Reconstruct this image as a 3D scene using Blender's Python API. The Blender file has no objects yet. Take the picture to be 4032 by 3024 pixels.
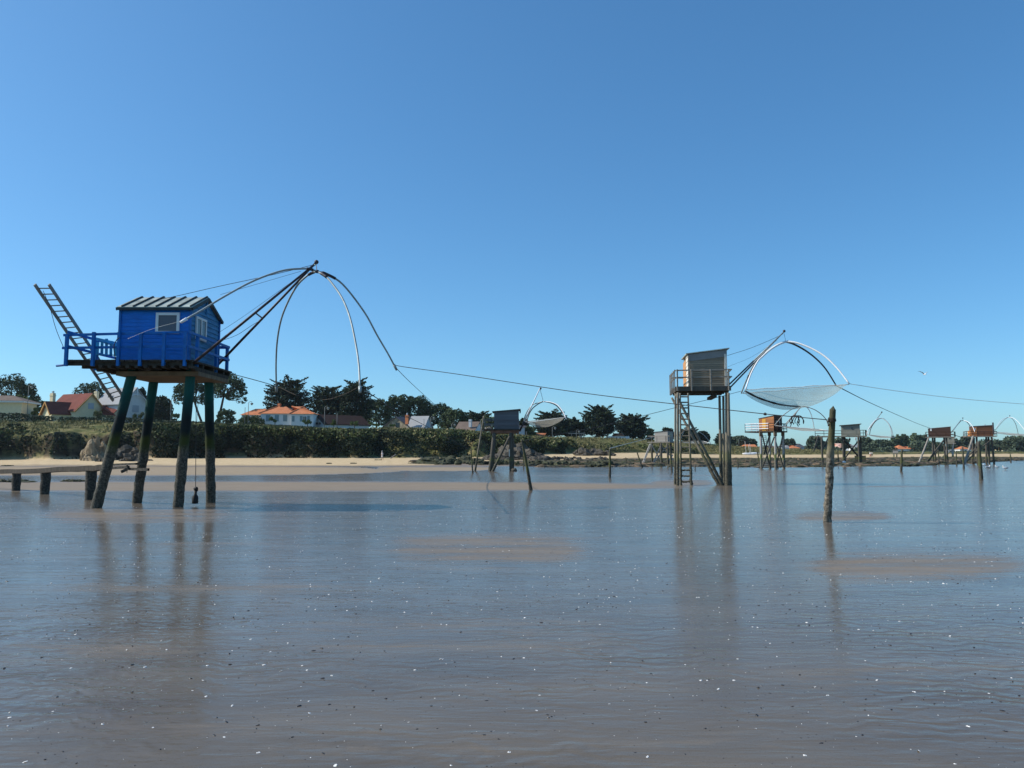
import bpy, math, random
import numpy as np
from mathutils import Vector, noise
random.seed(7); rng = np.random.default_rng(11)
scene = bpy.context.scene
COL = scene.collection
R = math.radians
# ------------------------------------------------------------------ camera model
FPX, CX, CY, HC = 3080.0, 2016.0, 1512.0, 1.65
PITCH = math.atan((1795 - CY) / FPX)
CP, SP = math.cos(PITCH), math.sin(PITCH)
def P(px, py, d):
    """the world point seen at photo position (px, py), d metres in front"""
    u = (px - CX) / FPX; v = (CY - py) / FPX
    k = d / (CP - v * SP)
    return Vector((u * k, d, HC + (SP + v * CP) * k))
def G(px, py, z=0.0):
    """the point at height z seen at (px, py)"""
    u = (px - CX) / FPX; v = (CY - py) / FPX
    s = (z - HC) / (SP + v * CP)
    return Vector((u * s, (CP - v * SP) * s, z))
def ZP(py, d): return P(CX, py, d).z
def XP(px, d): return P(px, 1795, d).x
def lerp(a, b, t): return a + (b - a) * t
def sm(t):
    t = min(1.0, max(0.0, t)); return t * t * (3 - 2 * t)
# ------------------------------------------------------------------ tagging
def tag(o, label=None, cat=None, group=None, kind=None):
    if label: o['label'] = label
    if cat: o['category'] = cat
    if group: o['group'] = group
    if kind: o['kind'] = kind
    return o
def thing(name, loc, label, cat, group=None):
    o = bpy.data.objects.new(name, None); COL.objects.link(o)
    o.location = loc; o.empty_display_size = .3
    return tag(o, label, cat, group)
def root_loc(o):
    while o.parent: o = o.parent
    return o.location.copy()
def link_mesh(name, me, parent=None, mat=None):
    o = bpy.data.objects.new(name, me); COL.objects.link(o)
    if mat: me.materials.append(mat)
    if parent: o.parent = parent
    return o
class Fr:
    """a horizontal frame: origin, angle a turns the x axis clockwise"""
    def __init__(s, ox, oy, a=0.0, oz=0.0):
        s.o = Vector((ox, oy, oz)); s.ex = Vector((math.cos(a), -math.sin(a), 0)); s.ey = Vector((math.sin(a), math.cos(a), 0))
    def __call__(s, x, y, z): return s.o + s.ex * x + s.ey * y + Vector((0, 0, z))
class MB:
    def __init__(s): s.v = []; s.f = []; s.m = []
    def add(s, vs, fs, mi=0):
        n = len(s.v); s.v += [Vector(a) for a in vs]
        for f in fs: s.f.append([i + n for i in f]); s.m.append(mi)
        return s
    def poly(s, pts, mi=0): return s.add(pts, [list(range(len(pts)))], mi)
    def hexa(s, b, t, mi=0):
        return s.add(list(b) + list(t), [[3,2,1,0],[4,5,6,7],[0,1,5,4],[1,2,6,5],[2,3,7,6],[3,0,4,7]], mi)
    def box(s, F, x0, x1, y0, y1, z0, z1, mi=0):
        q = lambda z: [F(x0,y0,z),F(x1,y0,z),F(x1,y1,z),F(x0,y1,z)]
        return s.hexa(q(z0), q(z1), mi)
    def beam(s, p, q, w, h=None, mi=0, up=Vector((0,0,1))):
        p = Vector(p); q = Vector(q); h = h or w; d = (q - p).normalized()
        a = d.cross(up)
        if a.length < 1e-3: a = d.cross(Vector((1,0,0)))
        a.normalize(); b = a.cross(d); a *= w/2; b *= h/2
        r = lambda c: [c-a-b, c+a-b, c+a+b, c-a+b]
        return s.hexa(r(p), r(q), mi)
    def tube(s, pts, r, seg=8, rough=None, mi=0, cap=True):
        pts = [Vector(p) for p in pts]; n = len(pts)
        rs = r if isinstance(r, (list, tuple)) else [r]*n
        base = len(s.v); d0 = None
        for i, p in enumerate(pts):
            d = (pts[min(i+1,n-1)] - pts[max(i-1,0)]).normalized()
            if d0 is None:
                a = d.cross(Vector((0,0,1)))
                if a.length < .05: a = d.cross(Vector((0,1,0)))
                a.normalize()
            else:
                a = (a - d * a.dot(d)).normalized()
            d0 = d; b = d.cross(a)
            for k in range(seg):
                t = 2*math.pi*k/seg
                rr = rs[i] * (1 + (rough(p, t) if rough else 0))
                s.v.append(p + (a*math.cos(t) + b*math.sin(t)) * rr)
        for i in range(n-1):
            for k in range(seg):
                k2 = (k+1) % seg; o = base + i*seg
                s.f.append([o+k, o+k2, o+seg+k2, o+seg+k]); s.m.append(mi)
        if cap:
            s.f.append([base+k for k in range(seg)][::-1]); s.m.append(mi)
            s.f.append([base+(n-1)*seg+k for k in range(seg)]); s.m.append(mi)
        return s
    def ball(s, c, r, seg=8, rings=5, jit=0.0, mi=0):
        c = Vector(c); r = r if isinstance(r, (list, tuple)) else (r, r, r)
        off = Vector((random.random()*50, random.random()*50, 0))
        vs = []; fs = []
        def pt(a, b):
            q = Vector((math.cos(a)*math.sin(b), math.sin(a)*math.sin(b), math.cos(b)))
            k = 1 + (jit * noise.noise(q*1.7 + off) * 1.6 if jit else 0)
            return c + Vector((q.x*r[0], q.y*r[1], q.z*r[2])) * k
        vs.append(pt(0, 0))
        for j in range(1, rings):
            for i in range(seg): vs.append(pt(2*math.pi*i/seg, math.pi*j/rings))
        vs.append(pt(0, math.pi)); L = len(vs)-1
        for i in range(seg):
            fs.append([0, 1+i, 1+(i+1)%seg]); o = 1+(rings-2)*seg
            fs.append([L, o+(i+1)%seg, o+i])
            for j in range(rings-2):
                a = 1+j*seg; fs.append([a+i, a+seg+i, a+seg+(i+1)%seg, a+(i+1)%seg])
        return s.add(vs, fs, mi)
    def build(s, name, mat, parent=None, smooth=False, loc=None):
        off = root_loc(parent) if parent else (Vector(loc) if loc is not None else Vector((0,0,0)))
        me = bpy.data.meshes.new(name)
        me.from_pydata([tuple(a - off) for a in s.v], [], s.f)
        mats = mat if isinstance(mat, (list, tuple)) else [mat]
        for m in mats: me.materials.append(m)
        if len(mats) > 1: me.polygons.foreach_set('material_index', s.m)
        if smooth: me.polygons.foreach_set('use_smooth', [True]*len(me.polygons))
        me.update()
        o = bpy.data.objects.new(name, me); COL.objects.link(o)
        if parent: o.parent = parent
        elif loc is not None: o.location = loc
        return o
def cr(pts, n=8):
    """Catmull-Rom through points"""
    pts = [Vector(p) for p in pts]; out = []
    q = [pts[0]*2 - pts[1]] + pts + [pts[-1]*2 - pts[-2]]
    for i in range(1, len(q)-2):
        for k in range(n):
            t = k/n; a,b,c,d = q[i-1],q[i],q[i+1],q[i+2]
            out.append(.5*((2*b)+(c-a)*t+(2*a-5*b+4*c-d)*t*t+(3*b-a-3*c+d)*t**3))
    out.append(pts[-1]); return out
def path(pp, d0, d1, n=6):
    """curve in space through photo positions, its distance running from d0 to d1"""
    L = [0.0]
    for a, b in zip(pp, pp[1:]): L.append(L[-1] + math.hypot(b[0]-a[0], b[1]-a[1]))
    return cr([P(x, y, lerp(d0, d1, l/L[-1])) for (x, y), l in zip(pp, L)], n)
# ------------------------------------------------------------------ materials
def newmat(name):
    m = bpy.data.materials.new(name); m.use_nodes = True
    nt = m.node_tree; b = nt.nodes['Principled BSDF']
    return m, nt, b
def N(nt, t, **k):
    n = nt.nodes.new(t)
    for a, v in k.items():
        if a.startswith('i_'): n.inputs[a[2:].replace('_', ' ')].default_value = v
        else: setattr(n, a, v)
    return n
def c4(c): return (c[0], c[1], c[2], 1)
def ramp(nt, fac, stops):
    n = N(nt, 'ShaderNodeValToRGB'); e = n.color_ramp.elements
    while len(e) < len(stops): e.new(.5)
    for el, (p, c) in zip(e, stops): el.position = p; el.color = c4(c) if not isinstance(c, float) else (c, c, c, 1)
    nt.links.new(fac, n.inputs[0]); return n.outputs[0]
def mixc(nt, fac, a, b, mode='MIX'):
    n = N(nt, 'ShaderNodeMix', data_type='RGBA', blend_type=mode)
    for s, i in ((fac, 0), (a, 6), (b, 7)):
        if hasattr(s, 'links'): nt.links.new(s, n.inputs[i])
        else: n.inputs[i].default_value = c4(s) if isinstance(s, tuple) and len(s) == 3 else s
    return n.outputs[2]
def math_(nt, op, a, b=0.0, clamp=False):
    n = N(nt, 'ShaderNodeMath', operation=op, use_clamp=clamp)
    for s, i in ((a, 0), (b, 1)):
        if hasattr(s, 'links'): nt.links.new(s, n.inputs[i])
        else: n.inputs[i].default_value = s
    return n.outputs[0]
def ntex(nt, scale, detail=4, coord='Object', stretch=(1,1,1), rough=.6):
    tc = N(nt, 'ShaderNodeTexCoord'); mp = N(nt, 'ShaderNodeMapping'); mp.inputs['Scale'].default_value = stretch
    nt.links.new(tc.outputs[coord], mp.inputs[0])
    n = N(nt, 'ShaderNodeTexNoise'); n.inputs['Scale'].default_value = scale; n.inputs['Detail'].default_value = detail; n.inputs['Roughness'].default_value = rough
    nt.links.new(mp.outputs[0], n.inputs['Vector']); return n.outputs[0]
def bump(nt, b, h, strength, dist=.02):
    n = N(nt, 'ShaderNodeBump'); n.inputs['Strength'].default_value = strength; n.inputs['Distance'].default_value = dist
    nt.links.new(h, n.inputs['Height']); nt.links.new(n.outputs[0], b.inputs['Normal'])
def plain(name, col, rough=.7, var=.35, scale=3, bmp=.3, bs=18, spec=.3, metal=0.0, stretch=(1,1,1), dist=.02):
    m, nt, b = newmat(name)
    lo = tuple(c*(1-var) for c in col); hi = tuple(min(1, c*(1+var)) for c in col)
    n = ntex(nt, scale, 5, stretch=stretch)
    nt.links.new(ramp(nt, n, [(.3, lo), (.7, hi)]), b.inputs['Base Color'])
    b.inputs['Roughness'].default_value = rough; b.inputs['Specular IOR Level'].default_value = spec; b.inputs['Metallic'].default_value = metal
    if bmp: bump(nt, b, ntex(nt, bs, 4, stretch=stretch), bmp, dist)
    return m
def planks(name, col, pitch, rough=.75, var=.25, axis='Z', groove=.12, spec=.25, gcol=.35):
    """boards with grooves every pitch metres along the axis"""
    m, nt, b = newmat(name)
    tc = N(nt, 'ShaderNodeTexCoord'); sp = N(nt, 'ShaderNodeSeparateXYZ'); nt.links.new(tc.outputs['Object'], sp.inputs[0])
    z = math_(nt, 'DIVIDE', sp.outputs[axis], pitch); fr = math_(nt, 'FRACT', z); fl = math_(nt, 'FLOOR', z)
    wn = N(nt, 'ShaderNodeTexWhiteNoise', noise_dimensions='1D'); nt.links.new(fl, wn.inputs['W'])
    st = (1,1,1)
    n = ntex(nt, 4, 5, stretch=(1,1,6) if axis == 'Z' else (6,6,1))
    t = math_(nt, 'ADD', math_(nt, 'MULTIPLY', wn.outputs[0], .5), math_(nt, 'MULTIPLY', n, .6))
    base = ramp(nt, t, [(.25, tuple(c*(1-var) for c in col)), (.8, tuple(min(1, c*(1+var)) for c in col))])
    g = math_(nt, 'LESS_THAN', fr, groove)
    nt.links.new(mixc(nt, g, base, tuple(c*gcol for c in col)), b.inputs['Base Color'])
    b.inputs['Roughness'].default_value = rough; b.inputs['Specular IOR Level'].default_value = spec
    bump(nt, b, math_(nt, 'GREATER_THAN', fr, groove), .6, .02)
    return m
def leafmat(name, c0, c1, rough=.75, stops=None):
    m, nt, b = newmat(name)
    a = N(nt, 'ShaderNodeAttribute', attribute_name='tint')
    nt.links.new(ramp(nt, a.outputs['Fac'], stops or [(0, c0), (1, c1)]), b.inputs['Base Color'])
    b.inputs['Roughness'].default_value = rough; b.inputs['Specular IOR Level'].default_value = .15
    return m
SKY = (.8, .8, 5.0, .14, 1.20, (.870, 1.195, 1.251, 1)); EXPO = .40; HAZE = .00007
# ------------------------------------------------------------------ terrain table: px -> foot dist, foot row, steep top dist, row, edge dist, row
COAST = [(-3500,120,1818,124,1700,150,1668),(-500,140,1812,144,1702,166,1665),(0,148,1810,152,1700,172,1660),(400,154,1806,158,1704,175,1662),
 (620,158,1803,161.5,1690,172,1668),(1000,164,1803,167.5,1682,180,1674),(1250,168,1803,172,1704,186,1688),(1400,170,1804,178,1708,190,1688),(1500,172,1804,182,1706,192,1688),
 (1700,176,1803,186,1710,196,1691),(1850,180,1802,190,1714,200,1697),(2000,184,1799,189,1728,204,1713),(2110,190,1790,195,1740,212,1722),(2200,196,1788,202,1748,222,1724),
 (2350,206,1785,212,1764,236,1726),(2500,220,1782,226,1768,250,1733),(2650,236,1786,242,1776,266,1740),(2800,255,1790,262,1782,284,1754),
 (3000,280,1791,286,1786,304,1765),(3200,300,1790,305,1787,325,1772),(3400,330,1790,334,1786,350,1782),(3700,370,1788,374,1784,390,1780),
 (4032,410,1787,414,1782,430,1779),(5500,470,1786,475,1782,490,1778),(9000,500,1786,505,1782,520,1778)]
# px -> edge of the rock flat, start of the dry sand
FLAT = [(-3500,104,108),(1500,104,108),(1700,108,114),(2000,112,140),(2300,116,150),(2600,122,170),(2800,120,196),(3000,112,205),(3300,122,225),(3600,132,262),(3800,162,292),(4032,285,335),(5500,400,430),(9000,430,460)]
def tab(T, px):
    if px <= T[0][0]: return T[0][1:]
    for a, b in zip(T, T[1:]):
        if px <= b[0]:
            t = (px - a[0]) / (b[0] - a[0]); return tuple(lerp(x, y, t) for x, y in zip(a[1:], b[1:]))
    return T[-1][1:]
def coast(px):
    """the coast table with small bays and spurs added"""
    Db, yb, Dm, ym, Dt, yt = tab(COAST, px)
    k = sm((px+3000)/2000) * sm((2600-px)/300)
    o = k * (5.0*noise.noise(Vector((px*.0065,.3,0))) + 2.6*noise.noise(Vector((px*.021,4,0))))
    g = 1 + k * 1.8 * max(0, noise.noise(Vector((px*.009,7,0))) + .15)
    return Db+o, yb, Db+o+(Dm-Db)*g, ym + k*7*noise.noise(Vector((px*.013,9,0))), max(Dt, Db+o+(Dm-Db)*g+4), yt
def wrk(px): return sm((px - 1950) / 250)
def terr(px, d):
    Db, yb, Dm, ym, Dt, yt = coast(px); de, ds = tab(FLAT, px)
    zb, zm, zt = ZP(yb, Db), ZP(ym, Dm), ZP(yt, Dt); w = wrk(px)
    if d < Db:
        a = 0 if d < 96 else (zb * ((d - 96) / (Db - 96)) ** 1.15)
        st = .3 * sm((d - de) / 5)
        b = 0 if d < de else st + (zb - .3) * ((d - de) / max(1, Db - de)) ** 1.5
        return lerp(a, b, w)
    if d < Dm: return lerp(zb, zm, sm((d - Db) / (Dm - Db)))
    if d < Dt: return lerp(zm, zt, (d - Dm) / (Dt - Dm))
    return zt + (d - Dt) * .004
def pxd(X, Y): return CX + FPX * X / Y / 1.0042, Y
def terrxy(X, Y):
    px, d = pxd(X, Y); return terr(px, d)
def TP(px, d):
    z = terr(px, d); X = (px - CX) / FPX * 1.0042 * d
    return Vector((X, d, z))
PATCH = [(-900,2760,1897,1930,1.0,8),(-900,1560,1836,1871,.95,7),(1480,1960,1836,1852,.7,6),(160,980,2000,2050,.62,22),(1500,2350,2105,2205,.62,44),
 (3120,4060,2172,2268,.66,40),(3080,3520,2012,2045,.6,14),(-300,150,2010,2060,.35,20),(250,1550,2255,2330,.34,50),(2540,2820,1888,1914,.6,9),(2000,2900,1868,1876,.4,4),
 (3350,3700,1912,1916,.5,3),(600,1200,2120,2160,.3,30),(2900,3300,1850,1868,.35,5),(-700,3900,2800,3400,.16,200),(900,2500,2420,2520,.3,70),(2700,4300,2560,2640,.28,70),(-200,900,2480,2600,.26,70)]
def damp_at(px, py):
    m = 0
    for x0, x1, y0, y1, s, soft in PATCH:
        if py < y0 - 4*soft or py > y1 + 4*soft: continue
        cx, hx = (x0+x1)/2, (x1-x0)/2; cy, hy = (y0+y1)/2, (y1-y0)/2
        ex = abs(px-cx)/hx; taper = 1 - .75 * max(0, ex) ** 2.5
        dist = (hy*max(.05, taper) - abs(py-cy)) / soft + .3
        m = max(m, s * sm(.5 + .5*dist) * sm((1.25-ex)/.6))
    return m
def build_terrain():
    cols = list(np.arange(-3500, -600, 60)) + list(np.arange(-600, 4600, 14)) + list(np.arange(4600, 9001, 80))
    nf = 230; fr = [math.exp(lerp(0, 1, i/nf)) for i in range(nf)]
    V = []; A = {k: [] for k in ('sand','rock','grass','damp')}
    rows = None
    for px in cols:
        px = float(px)
        Db, yb, Dm, ym, Dt, yt = coast(px); de, ds = tab(FLAT, px)
        dl = [1.2 * (Db/1.2) ** (i/nf) for i in range(nf)] + [lerp(Db, Dm, i/14) for i in range(14)] + [lerp(Dm, Dt, i/22) for i in range(22)] + [lerp(Dt, 950, (i/20)**1.6) for i in range(21)]
        rows = len(dl)
        for i, d in enumerate(dl):
            p = TP(px, d); w = wrk(px)
            nz = noise.noise(Vector((p.x*.35, p.y*.35, 0)))
            sand = sm((d - ds) / 14 + .35*nz) if d < Db + 2 else 0
            rock = w * sm((d - de) / 3 + .3*nz) * (1 - sand) if d < Db else 0
            if d > Db: grass = sm((d - Db)/1.5)
            else: grass = 0
            if grass: p += Vector((.9*noise.noise(p*.22), .9*noise.noise(p*.25+Vector((9,0,0))), .5*noise.noise(p*.3))) * sm((d-Db)/2) * sm((Dt + 30 - d)/20)
            if rock > .1: p.z += .16*rock*noise.fractal(Vector((p.x*.22, p.y*.5, 3)), 1, 2, 4)
            if sand > .1 and d < Db: p.z += .05*noise.noise(Vector((p.x*.5, p.y*.5, 0)))
            py = 1795 + HC/d*FPX
            band = (1-w) * sm((d-64)/8) * sm((108-d)/3 + .5*nz) * (damp_at(px, py) > .3); sand = max(sand, .34*band + (.12*damp_at(px, py) if 36 < d < 50 else 0)) if d < Db else sand
            A['sand'].append(sand); A['rock'].append(rock); A['grass'].append(grass)
            A['damp'].append(max(damp_at(px, py), sm((d-104)/14)*(1-w)))
            V.append(tuple(p))
    F = []
    for c in range(len(cols)-1):
        o = c*rows
        for i in range(rows-1): F.append((o+i, o+rows+i, o+rows+i+1, o+i+1))
    me = bpy.data.meshes.new('ground'); me.from_pydata(V, [], F)
    for k, v in A.items():
        at = me.attributes.new(k, 'FLOAT', 'POINT'); at.data.foreach_set('value', v)
    me.polygons.foreach_set('use_smooth', [True]*len(F)); me.update()
    o = link_mesh('ground', me, None, ground_mat()); tag(o, 'wet mudflat running up to a sandy beach and low grassy bluff', 'ground', kind='structure')
    return o
def ground_mat():
    m, nt, b = newmat('tidal_ground'); L = nt.links.new
    at = lambda k: N(nt, 'ShaderNodeAttribute', attribute_name=k).outputs['Fac']
    tc = N(nt, 'ShaderNodeTexCoord')
    def nz(scale, st=(1,1,1), detail=4, rough=.55, dist=0.0):
        mp = N(nt, 'ShaderNodeMapping'); mp.inputs['Scale'].default_value = st; L(tc.outputs['Object'], mp.inputs[0])
        n = N(nt, 'ShaderNodeTexNoise'); n.inputs['Scale'].default_value = scale; n.inputs['Detail'].default_value = detail
        n.inputs['Roughness'].default_value = rough; n.inputs['Distortion'].default_value = dist; L(mp.outputs[0], n.inputs['Vector']); return n.outputs[0]
    big = nz(.22, (.5,1.3,1), 4)
    mud = ramp(nt, nz(.9, (.6,1.5,1), 5), [(.3, (.100,.083,.064)), (.7, (.144,.120,.091))])
    spk = ramp(nt, nz(70, (1,1,1), 3, .8), [(.28, .55), (.42, 1.0), (.62, 1.0), (.76, 1.35)])
    mud = mixc(nt, 1.0, mud, spk, 'MULTIPLY')
    dampc = ramp(nt, nz(1.1, (.4,1.6,1), 5), [(.3, (.195,.148,.104)), (.7, (.262,.203,.146))])
    edge = math_(nt, 'ADD', math_(nt, 'MULTIPLY', nz(.9, (.22,1.5,1), 8, .75), .62), math_(nt, 'MULTIPLY', nz(5.5, (.35,1.6,1), 5, .7), .38))
    dmr = math_(nt, 'ADD', at('damp'), math_(nt, 'MULTIPLY', math_(nt, 'SUBTRACT', edge, .5), 2.6))
    dm = N(nt, 'ShaderNodeMapRange', interpolation_type='SMOOTHSTEP'); L(dmr, dm.inputs[0]); dm.inputs[1].default_value = .12; dm.inputs[2].default_value = .95
    dm = math_(nt, 'ADD', math_(nt, 'MULTIPLY', dm.outputs[0], .85), math_(nt, 'MULTIPLY', math_(nt, 'SUBTRACT', big, .45), .3), True)
    dampc = mixc(nt, 1.0, dampc, spk, 'MULTIPLY')
    col = mixc(nt, dm, mud, dampc)
    sand = ramp(nt, nz(1.2, (1,1,1), 6, .7), [(.28, (.35,.25,.14)), (.45, (.50,.375,.22)), (.72, (.64,.49,.30))])
    col = mixc(nt, at('sand'), col, sand)
    rk = ramp(nt, nz(.7, (.45,1.4,1), 7, .75), [(.32, (.028,.024,.017)), (.47, (.085,.068,.045)), (.56, (.05,.058,.022)), (.70, (.15,.12,.08))])
    col = mixc(nt, at('rock'), col, rk)
    gr = ramp(nt, nz(.33, (1,1,1), 6, .7), [(.30, (.045,.062,.020)), (.46, (.10,.105,.038)), (.58, (.19,.165,.07)), (.72, (.26,.19,.10))])
    # bare earth where the ground stands steep
    geo = N(nt, 'ShaderNodeNewGeometry'); sp = N(nt, 'ShaderNodeSeparateXYZ'); L(geo.outputs['True Normal'], sp.inputs[0])
    steep = math_(nt, 'SUBTRACT', 1.0, math_(nt, 'MULTIPLY', math_(nt, 'SUBTRACT', sp.outputs['Z'], .45), 3.0, True))
    steep = math_(nt, 'MULTIPLY', steep, 1.0, True)
    earth = ramp(nt, nz(.5, (1,1,1), 6, .7), [(.35, (.022,.022,.013)), (.65, (.085,.062,.040))])
    gr = mixc(nt, steep, gr, earth)
    col = mixc(nt, at('grass'), col, gr)
    L(col, b.inputs['Base Color'])
    dry = math_(nt, 'ADD', at('sand'), math_(nt, 'ADD', at('rock'), at('grass')), True)
    # wet sheen: smooth where a film of water lies, dull where it has drained
    rgh = math_(nt, 'ADD', .07, math_(nt, 'MULTIPLY', nz(.5, (.25,2.2,1), 5), .17))
    rgh = math_(nt, 'ADD', rgh, math_(nt, 'MULTIPLY', dm, .38))
    rr = N(nt, 'ShaderNodeMix', data_type='FLOAT'); L(dry, rr.inputs[0]); L(rgh, rr.inputs[2]); rr.inputs[3].default_value = .9
    L(rr.outputs[0], b.inputs['Roughness'])
    spc = math_(nt, 'SUBTRACT', .24, math_(nt, 'MULTIPLY', dm, .18)); sp2 = N(nt, 'ShaderNodeMix', data_type='FLOAT'); L(dry, sp2.inputs[0]); L(spc, sp2.inputs[2]); sp2.inputs[3].default_value = .12
    L(sp2.outputs[0], b.inputs['Specular IOR Level']); b.inputs['IOR'].default_value = 1.33; b.inputs['Specular Tint'].default_value = (1,.95,.87,1)
    rip = math_(nt, 'ADD', math_(nt, 'MULTIPLY', nz(3.2, (.42,1.9,1), 3, .55, .8), 1.0), math_(nt, 'MULTIPLY', nz(12, (.5,1.6,1), 3), .30))
    rip2 = math_(nt, 'MULTIPLY', nz(.8, (.5,1.6,1), 2), 1.1)
    wm = N(nt, 'ShaderNodeMapping'); wm.inputs['Scale'].default_value = (.9,1,1); wm.inputs['Rotation'].default_value = (0,0,.12); L(tc.outputs['Object'], wm.inputs[0])
    wv = N(nt, 'ShaderNodeTexWave', bands_direction='Y', wave_profile='SIN'); wv.inputs['Scale'].default_value = 1.55; wv.inputs['Distortion'].default_value = 12; wv.inputs['Detail'].default_value = 3; wv.inputs['Detail Scale'].default_value = 1.5; L(wm.outputs[0], wv.inputs[0])
    wmask = N(nt, 'ShaderNodeMapRange'); L(nz(.35, (1,1.2,1), 3), wmask.inputs[0]); wmask.inputs[1].default_value = .40; wmask.inputs[2].default_value = .62; wmask.inputs[3].default_value = .02; wmask.inputs[4].default_value = .60
    sy = N(nt, 'ShaderNodeSeparateXYZ'); L(tc.outputs['Object'], sy.inputs[0])
    near = N(nt, 'ShaderNodeMapRange', interpolation_type='SMOOTHSTEP'); L(sy.outputs['Y'], near.inputs[0]); near.inputs[1].default_value = 5; near.inputs[2].default_value = 13; near.inputs[3].default_value = 1.0; near.inputs[4].default_value = .10
    rip2 = math_(nt, 'ADD', rip2, math_(nt, 'MULTIPLY', math_(nt, 'MULTIPLY', wv.outputs[0], wmask.outputs[0]), near.outputs[0]))
    rip = math_(nt, 'ADD', rip, rip2)
    grain = math_(nt, 'MULTIPLY', nz(3, (1,1,1), 8, .75), 1.2)
    hm = N(nt, 'ShaderNodeMix', data_type='FLOAT'); L(dry, hm.inputs[0]); L(rip, hm.inputs[2]); L(grain, hm.inputs[3])
    bp = N(nt, 'ShaderNodeBump'); bp.inputs['Distance'].default_value = .024
    bs = N(nt, 'ShaderNodeMix', data_type='FLOAT'); L(dry, bs.inputs[0]); bs.inputs[2].default_value = RIPPLE; bs.inputs[3].default_value = 1.0
    L(bs.outputs[0], bp.inputs['Strength']); L(hm.outputs[0], bp.inputs['Height']); L(bp.outputs[0], b.inputs['Normal'])
    return m
RIPPLE = .33
# ------------------------------------------------------------------ shared materials
M = {}
def pile_mat(name, top, mid, foul, z_foul, z_alg, alg=(.07,.10,.02)):
    """a pile: paint or wood above, a band of green algae, barnacles below"""
    m, nt, b = newmat(name)
    tc = N(nt, 'ShaderNodeTexCoord'); sp = N(nt, 'ShaderNodeSeparateXYZ'); nt.links.new(tc.outputs['Object'], sp.inputs[0])
    n = ntex(nt, 3, 5)
    z = math_(nt, 'ADD', sp.outputs['Z'], math_(nt, 'MULTIPLY', math_(nt, 'SUBTRACT', n, .5), .5))
    barn = ramp(nt, ntex(nt, 15, 5, rough=.75), [(.36, tuple(c*.22 for c in foul)), (.5, tuple(c*.85 for c in foul)), (.64, tuple(c*2.0 for c in foul))])
    grain = ntex(nt, 6, 5, stretch=(3,3,.35))
    up = mixc(nt, grain, tuple(c*.55 for c in top), tuple(c*1.35 for c in top))
    md = mixc(nt, grain, tuple(c*.6 for c in mid), tuple(c*1.3 for c in mid))
    zz = math_(nt, 'SUBTRACT', z, z_alg)
    col = mixc(nt, math_(nt, 'MULTIPLY', math_(nt, 'SUBTRACT', zz, .35), 1.1, True), md, up)
    col = mixc(nt, math_(nt, 'MULTIPLY', math_(nt, 'SUBTRACT', z_alg, z), 4.0, True), col, alg)
    col = mixc(nt, math_(nt, 'MULTIPLY', math_(nt, 'SUBTRACT', z_foul, z), 4.0, True), col, barn)
    nt.links.new(col, b.inputs['Base Color']); b.inputs['Roughness'].default_value = .75; b.inputs['Specular IOR Level'].default_value = .25
    bump(nt, b, ntex(nt, 24, 4, rough=.7), .8, .03)
    return m
def window_glass(name, col, rough=.08):
    m, nt, b = newmat(name); b.inputs['Base Color'].default_value = c4(col); b.inputs['Roughness'].default_value = rough
    b.inputs['Specular IOR Level'].default_value = .6; return m
def netmat(name, col, dens):
    m, nt, b = newmat(name); b.inputs['Base Color'].default_value = c4(col); b.inputs['Roughness'].default_value = .8
    n = ntex(nt, 1.3, 5, stretch=(1,1,2))
    a = ramp(nt, n, [(.3, dens*.75), (.7, min(1.0, dens*1.3))])
    tr = N(nt, 'ShaderNodeBsdfTransparent'); tl = N(nt, 'ShaderNodeBsdfTranslucent'); tl.inputs[0].default_value = c4(col)
    m1 = N(nt, 'ShaderNodeMixShader'); m1.inputs[0].default_value = .45; nt.links.new(b.outputs[0], m1.inputs[1]); nt.links.new(tl.outputs[0], m1.inputs[2])
    m2 = N(nt, 'ShaderNodeMixShader'); nt.links.new(a, m2.inputs[0]); nt.links.new(tr.outputs[0], m2.inputs[1]); nt.links.new(m1.outputs[0], m2.inputs[2])
    nt.links.new(m2.outputs[0], nt.nodes['Material Output'].inputs[0]); return m
def tiles(name, col, var=.3):
    m, nt, b = newmat(name)
    n = math_(nt, 'ADD', math_(nt, 'MULTIPLY', ntex(nt, .5, 4), .5), math_(nt, 'MULTIPLY', ntex(nt, 5, 3, stretch=(1,1,2)), .5))
    nt.links.new(ramp(nt, n, [(.3, tuple(c*(1-var) for c in col)), (.7, tuple(min(1, c*(1+var)) for c in col))]), b.inputs['Base Color'])
    b.inputs['Roughness'].default_value = .85; b.inputs['Specular IOR Level'].default_value = .15
    bump(nt, b, ntex(nt, 7, 2, stretch=(1,1,2)), .6, .05); return m
M['blue'] = plain('blue_paint', (.001,.150,.54), .5, .22, 2.5, .25, 20, .3, stretch=(1,1,5))
M['blue_worn'] = plain('worn_blue_paint', (.045,.20,.38), .6, .3, 3, .4, 14, .3, stretch=(1,1,6))
M['blue_rail'] = plain('blue_rail_paint', (.004,.125,.40), .55, .25, 4, .3, 20)
M['blue_light'] = plain('pale_blue_paint', (.09,.40,.58), .6, .25, 4, .3, 20)
M['white'] = plain('white_paint', (.72,.72,.70), .55, .08, 3, .1)
M['pane_grey'] = plain('grey_shutter', (.11,.12,.14), .45, .08, 3, .05)
M['glass'] = window_glass('window_glass', (.06,.08,.10))
M['darkglass'] = window_glass('dark_window_glass', (.02,.025,.03))
M['zinc'] = plain('weathered_zinc', (.33,.37,.33), .6, .35, 2.2, .3, 9, .3)
M['zinc_dark'] = plain('dark_zinc_seam', (.035,.04,.04), .6, .3, 4)
M['deckwood'] = plain('dark_deck_wood', (.055,.045,.034), .85, .5, 3, .6, 12, .2, stretch=(1,4,1))
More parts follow.
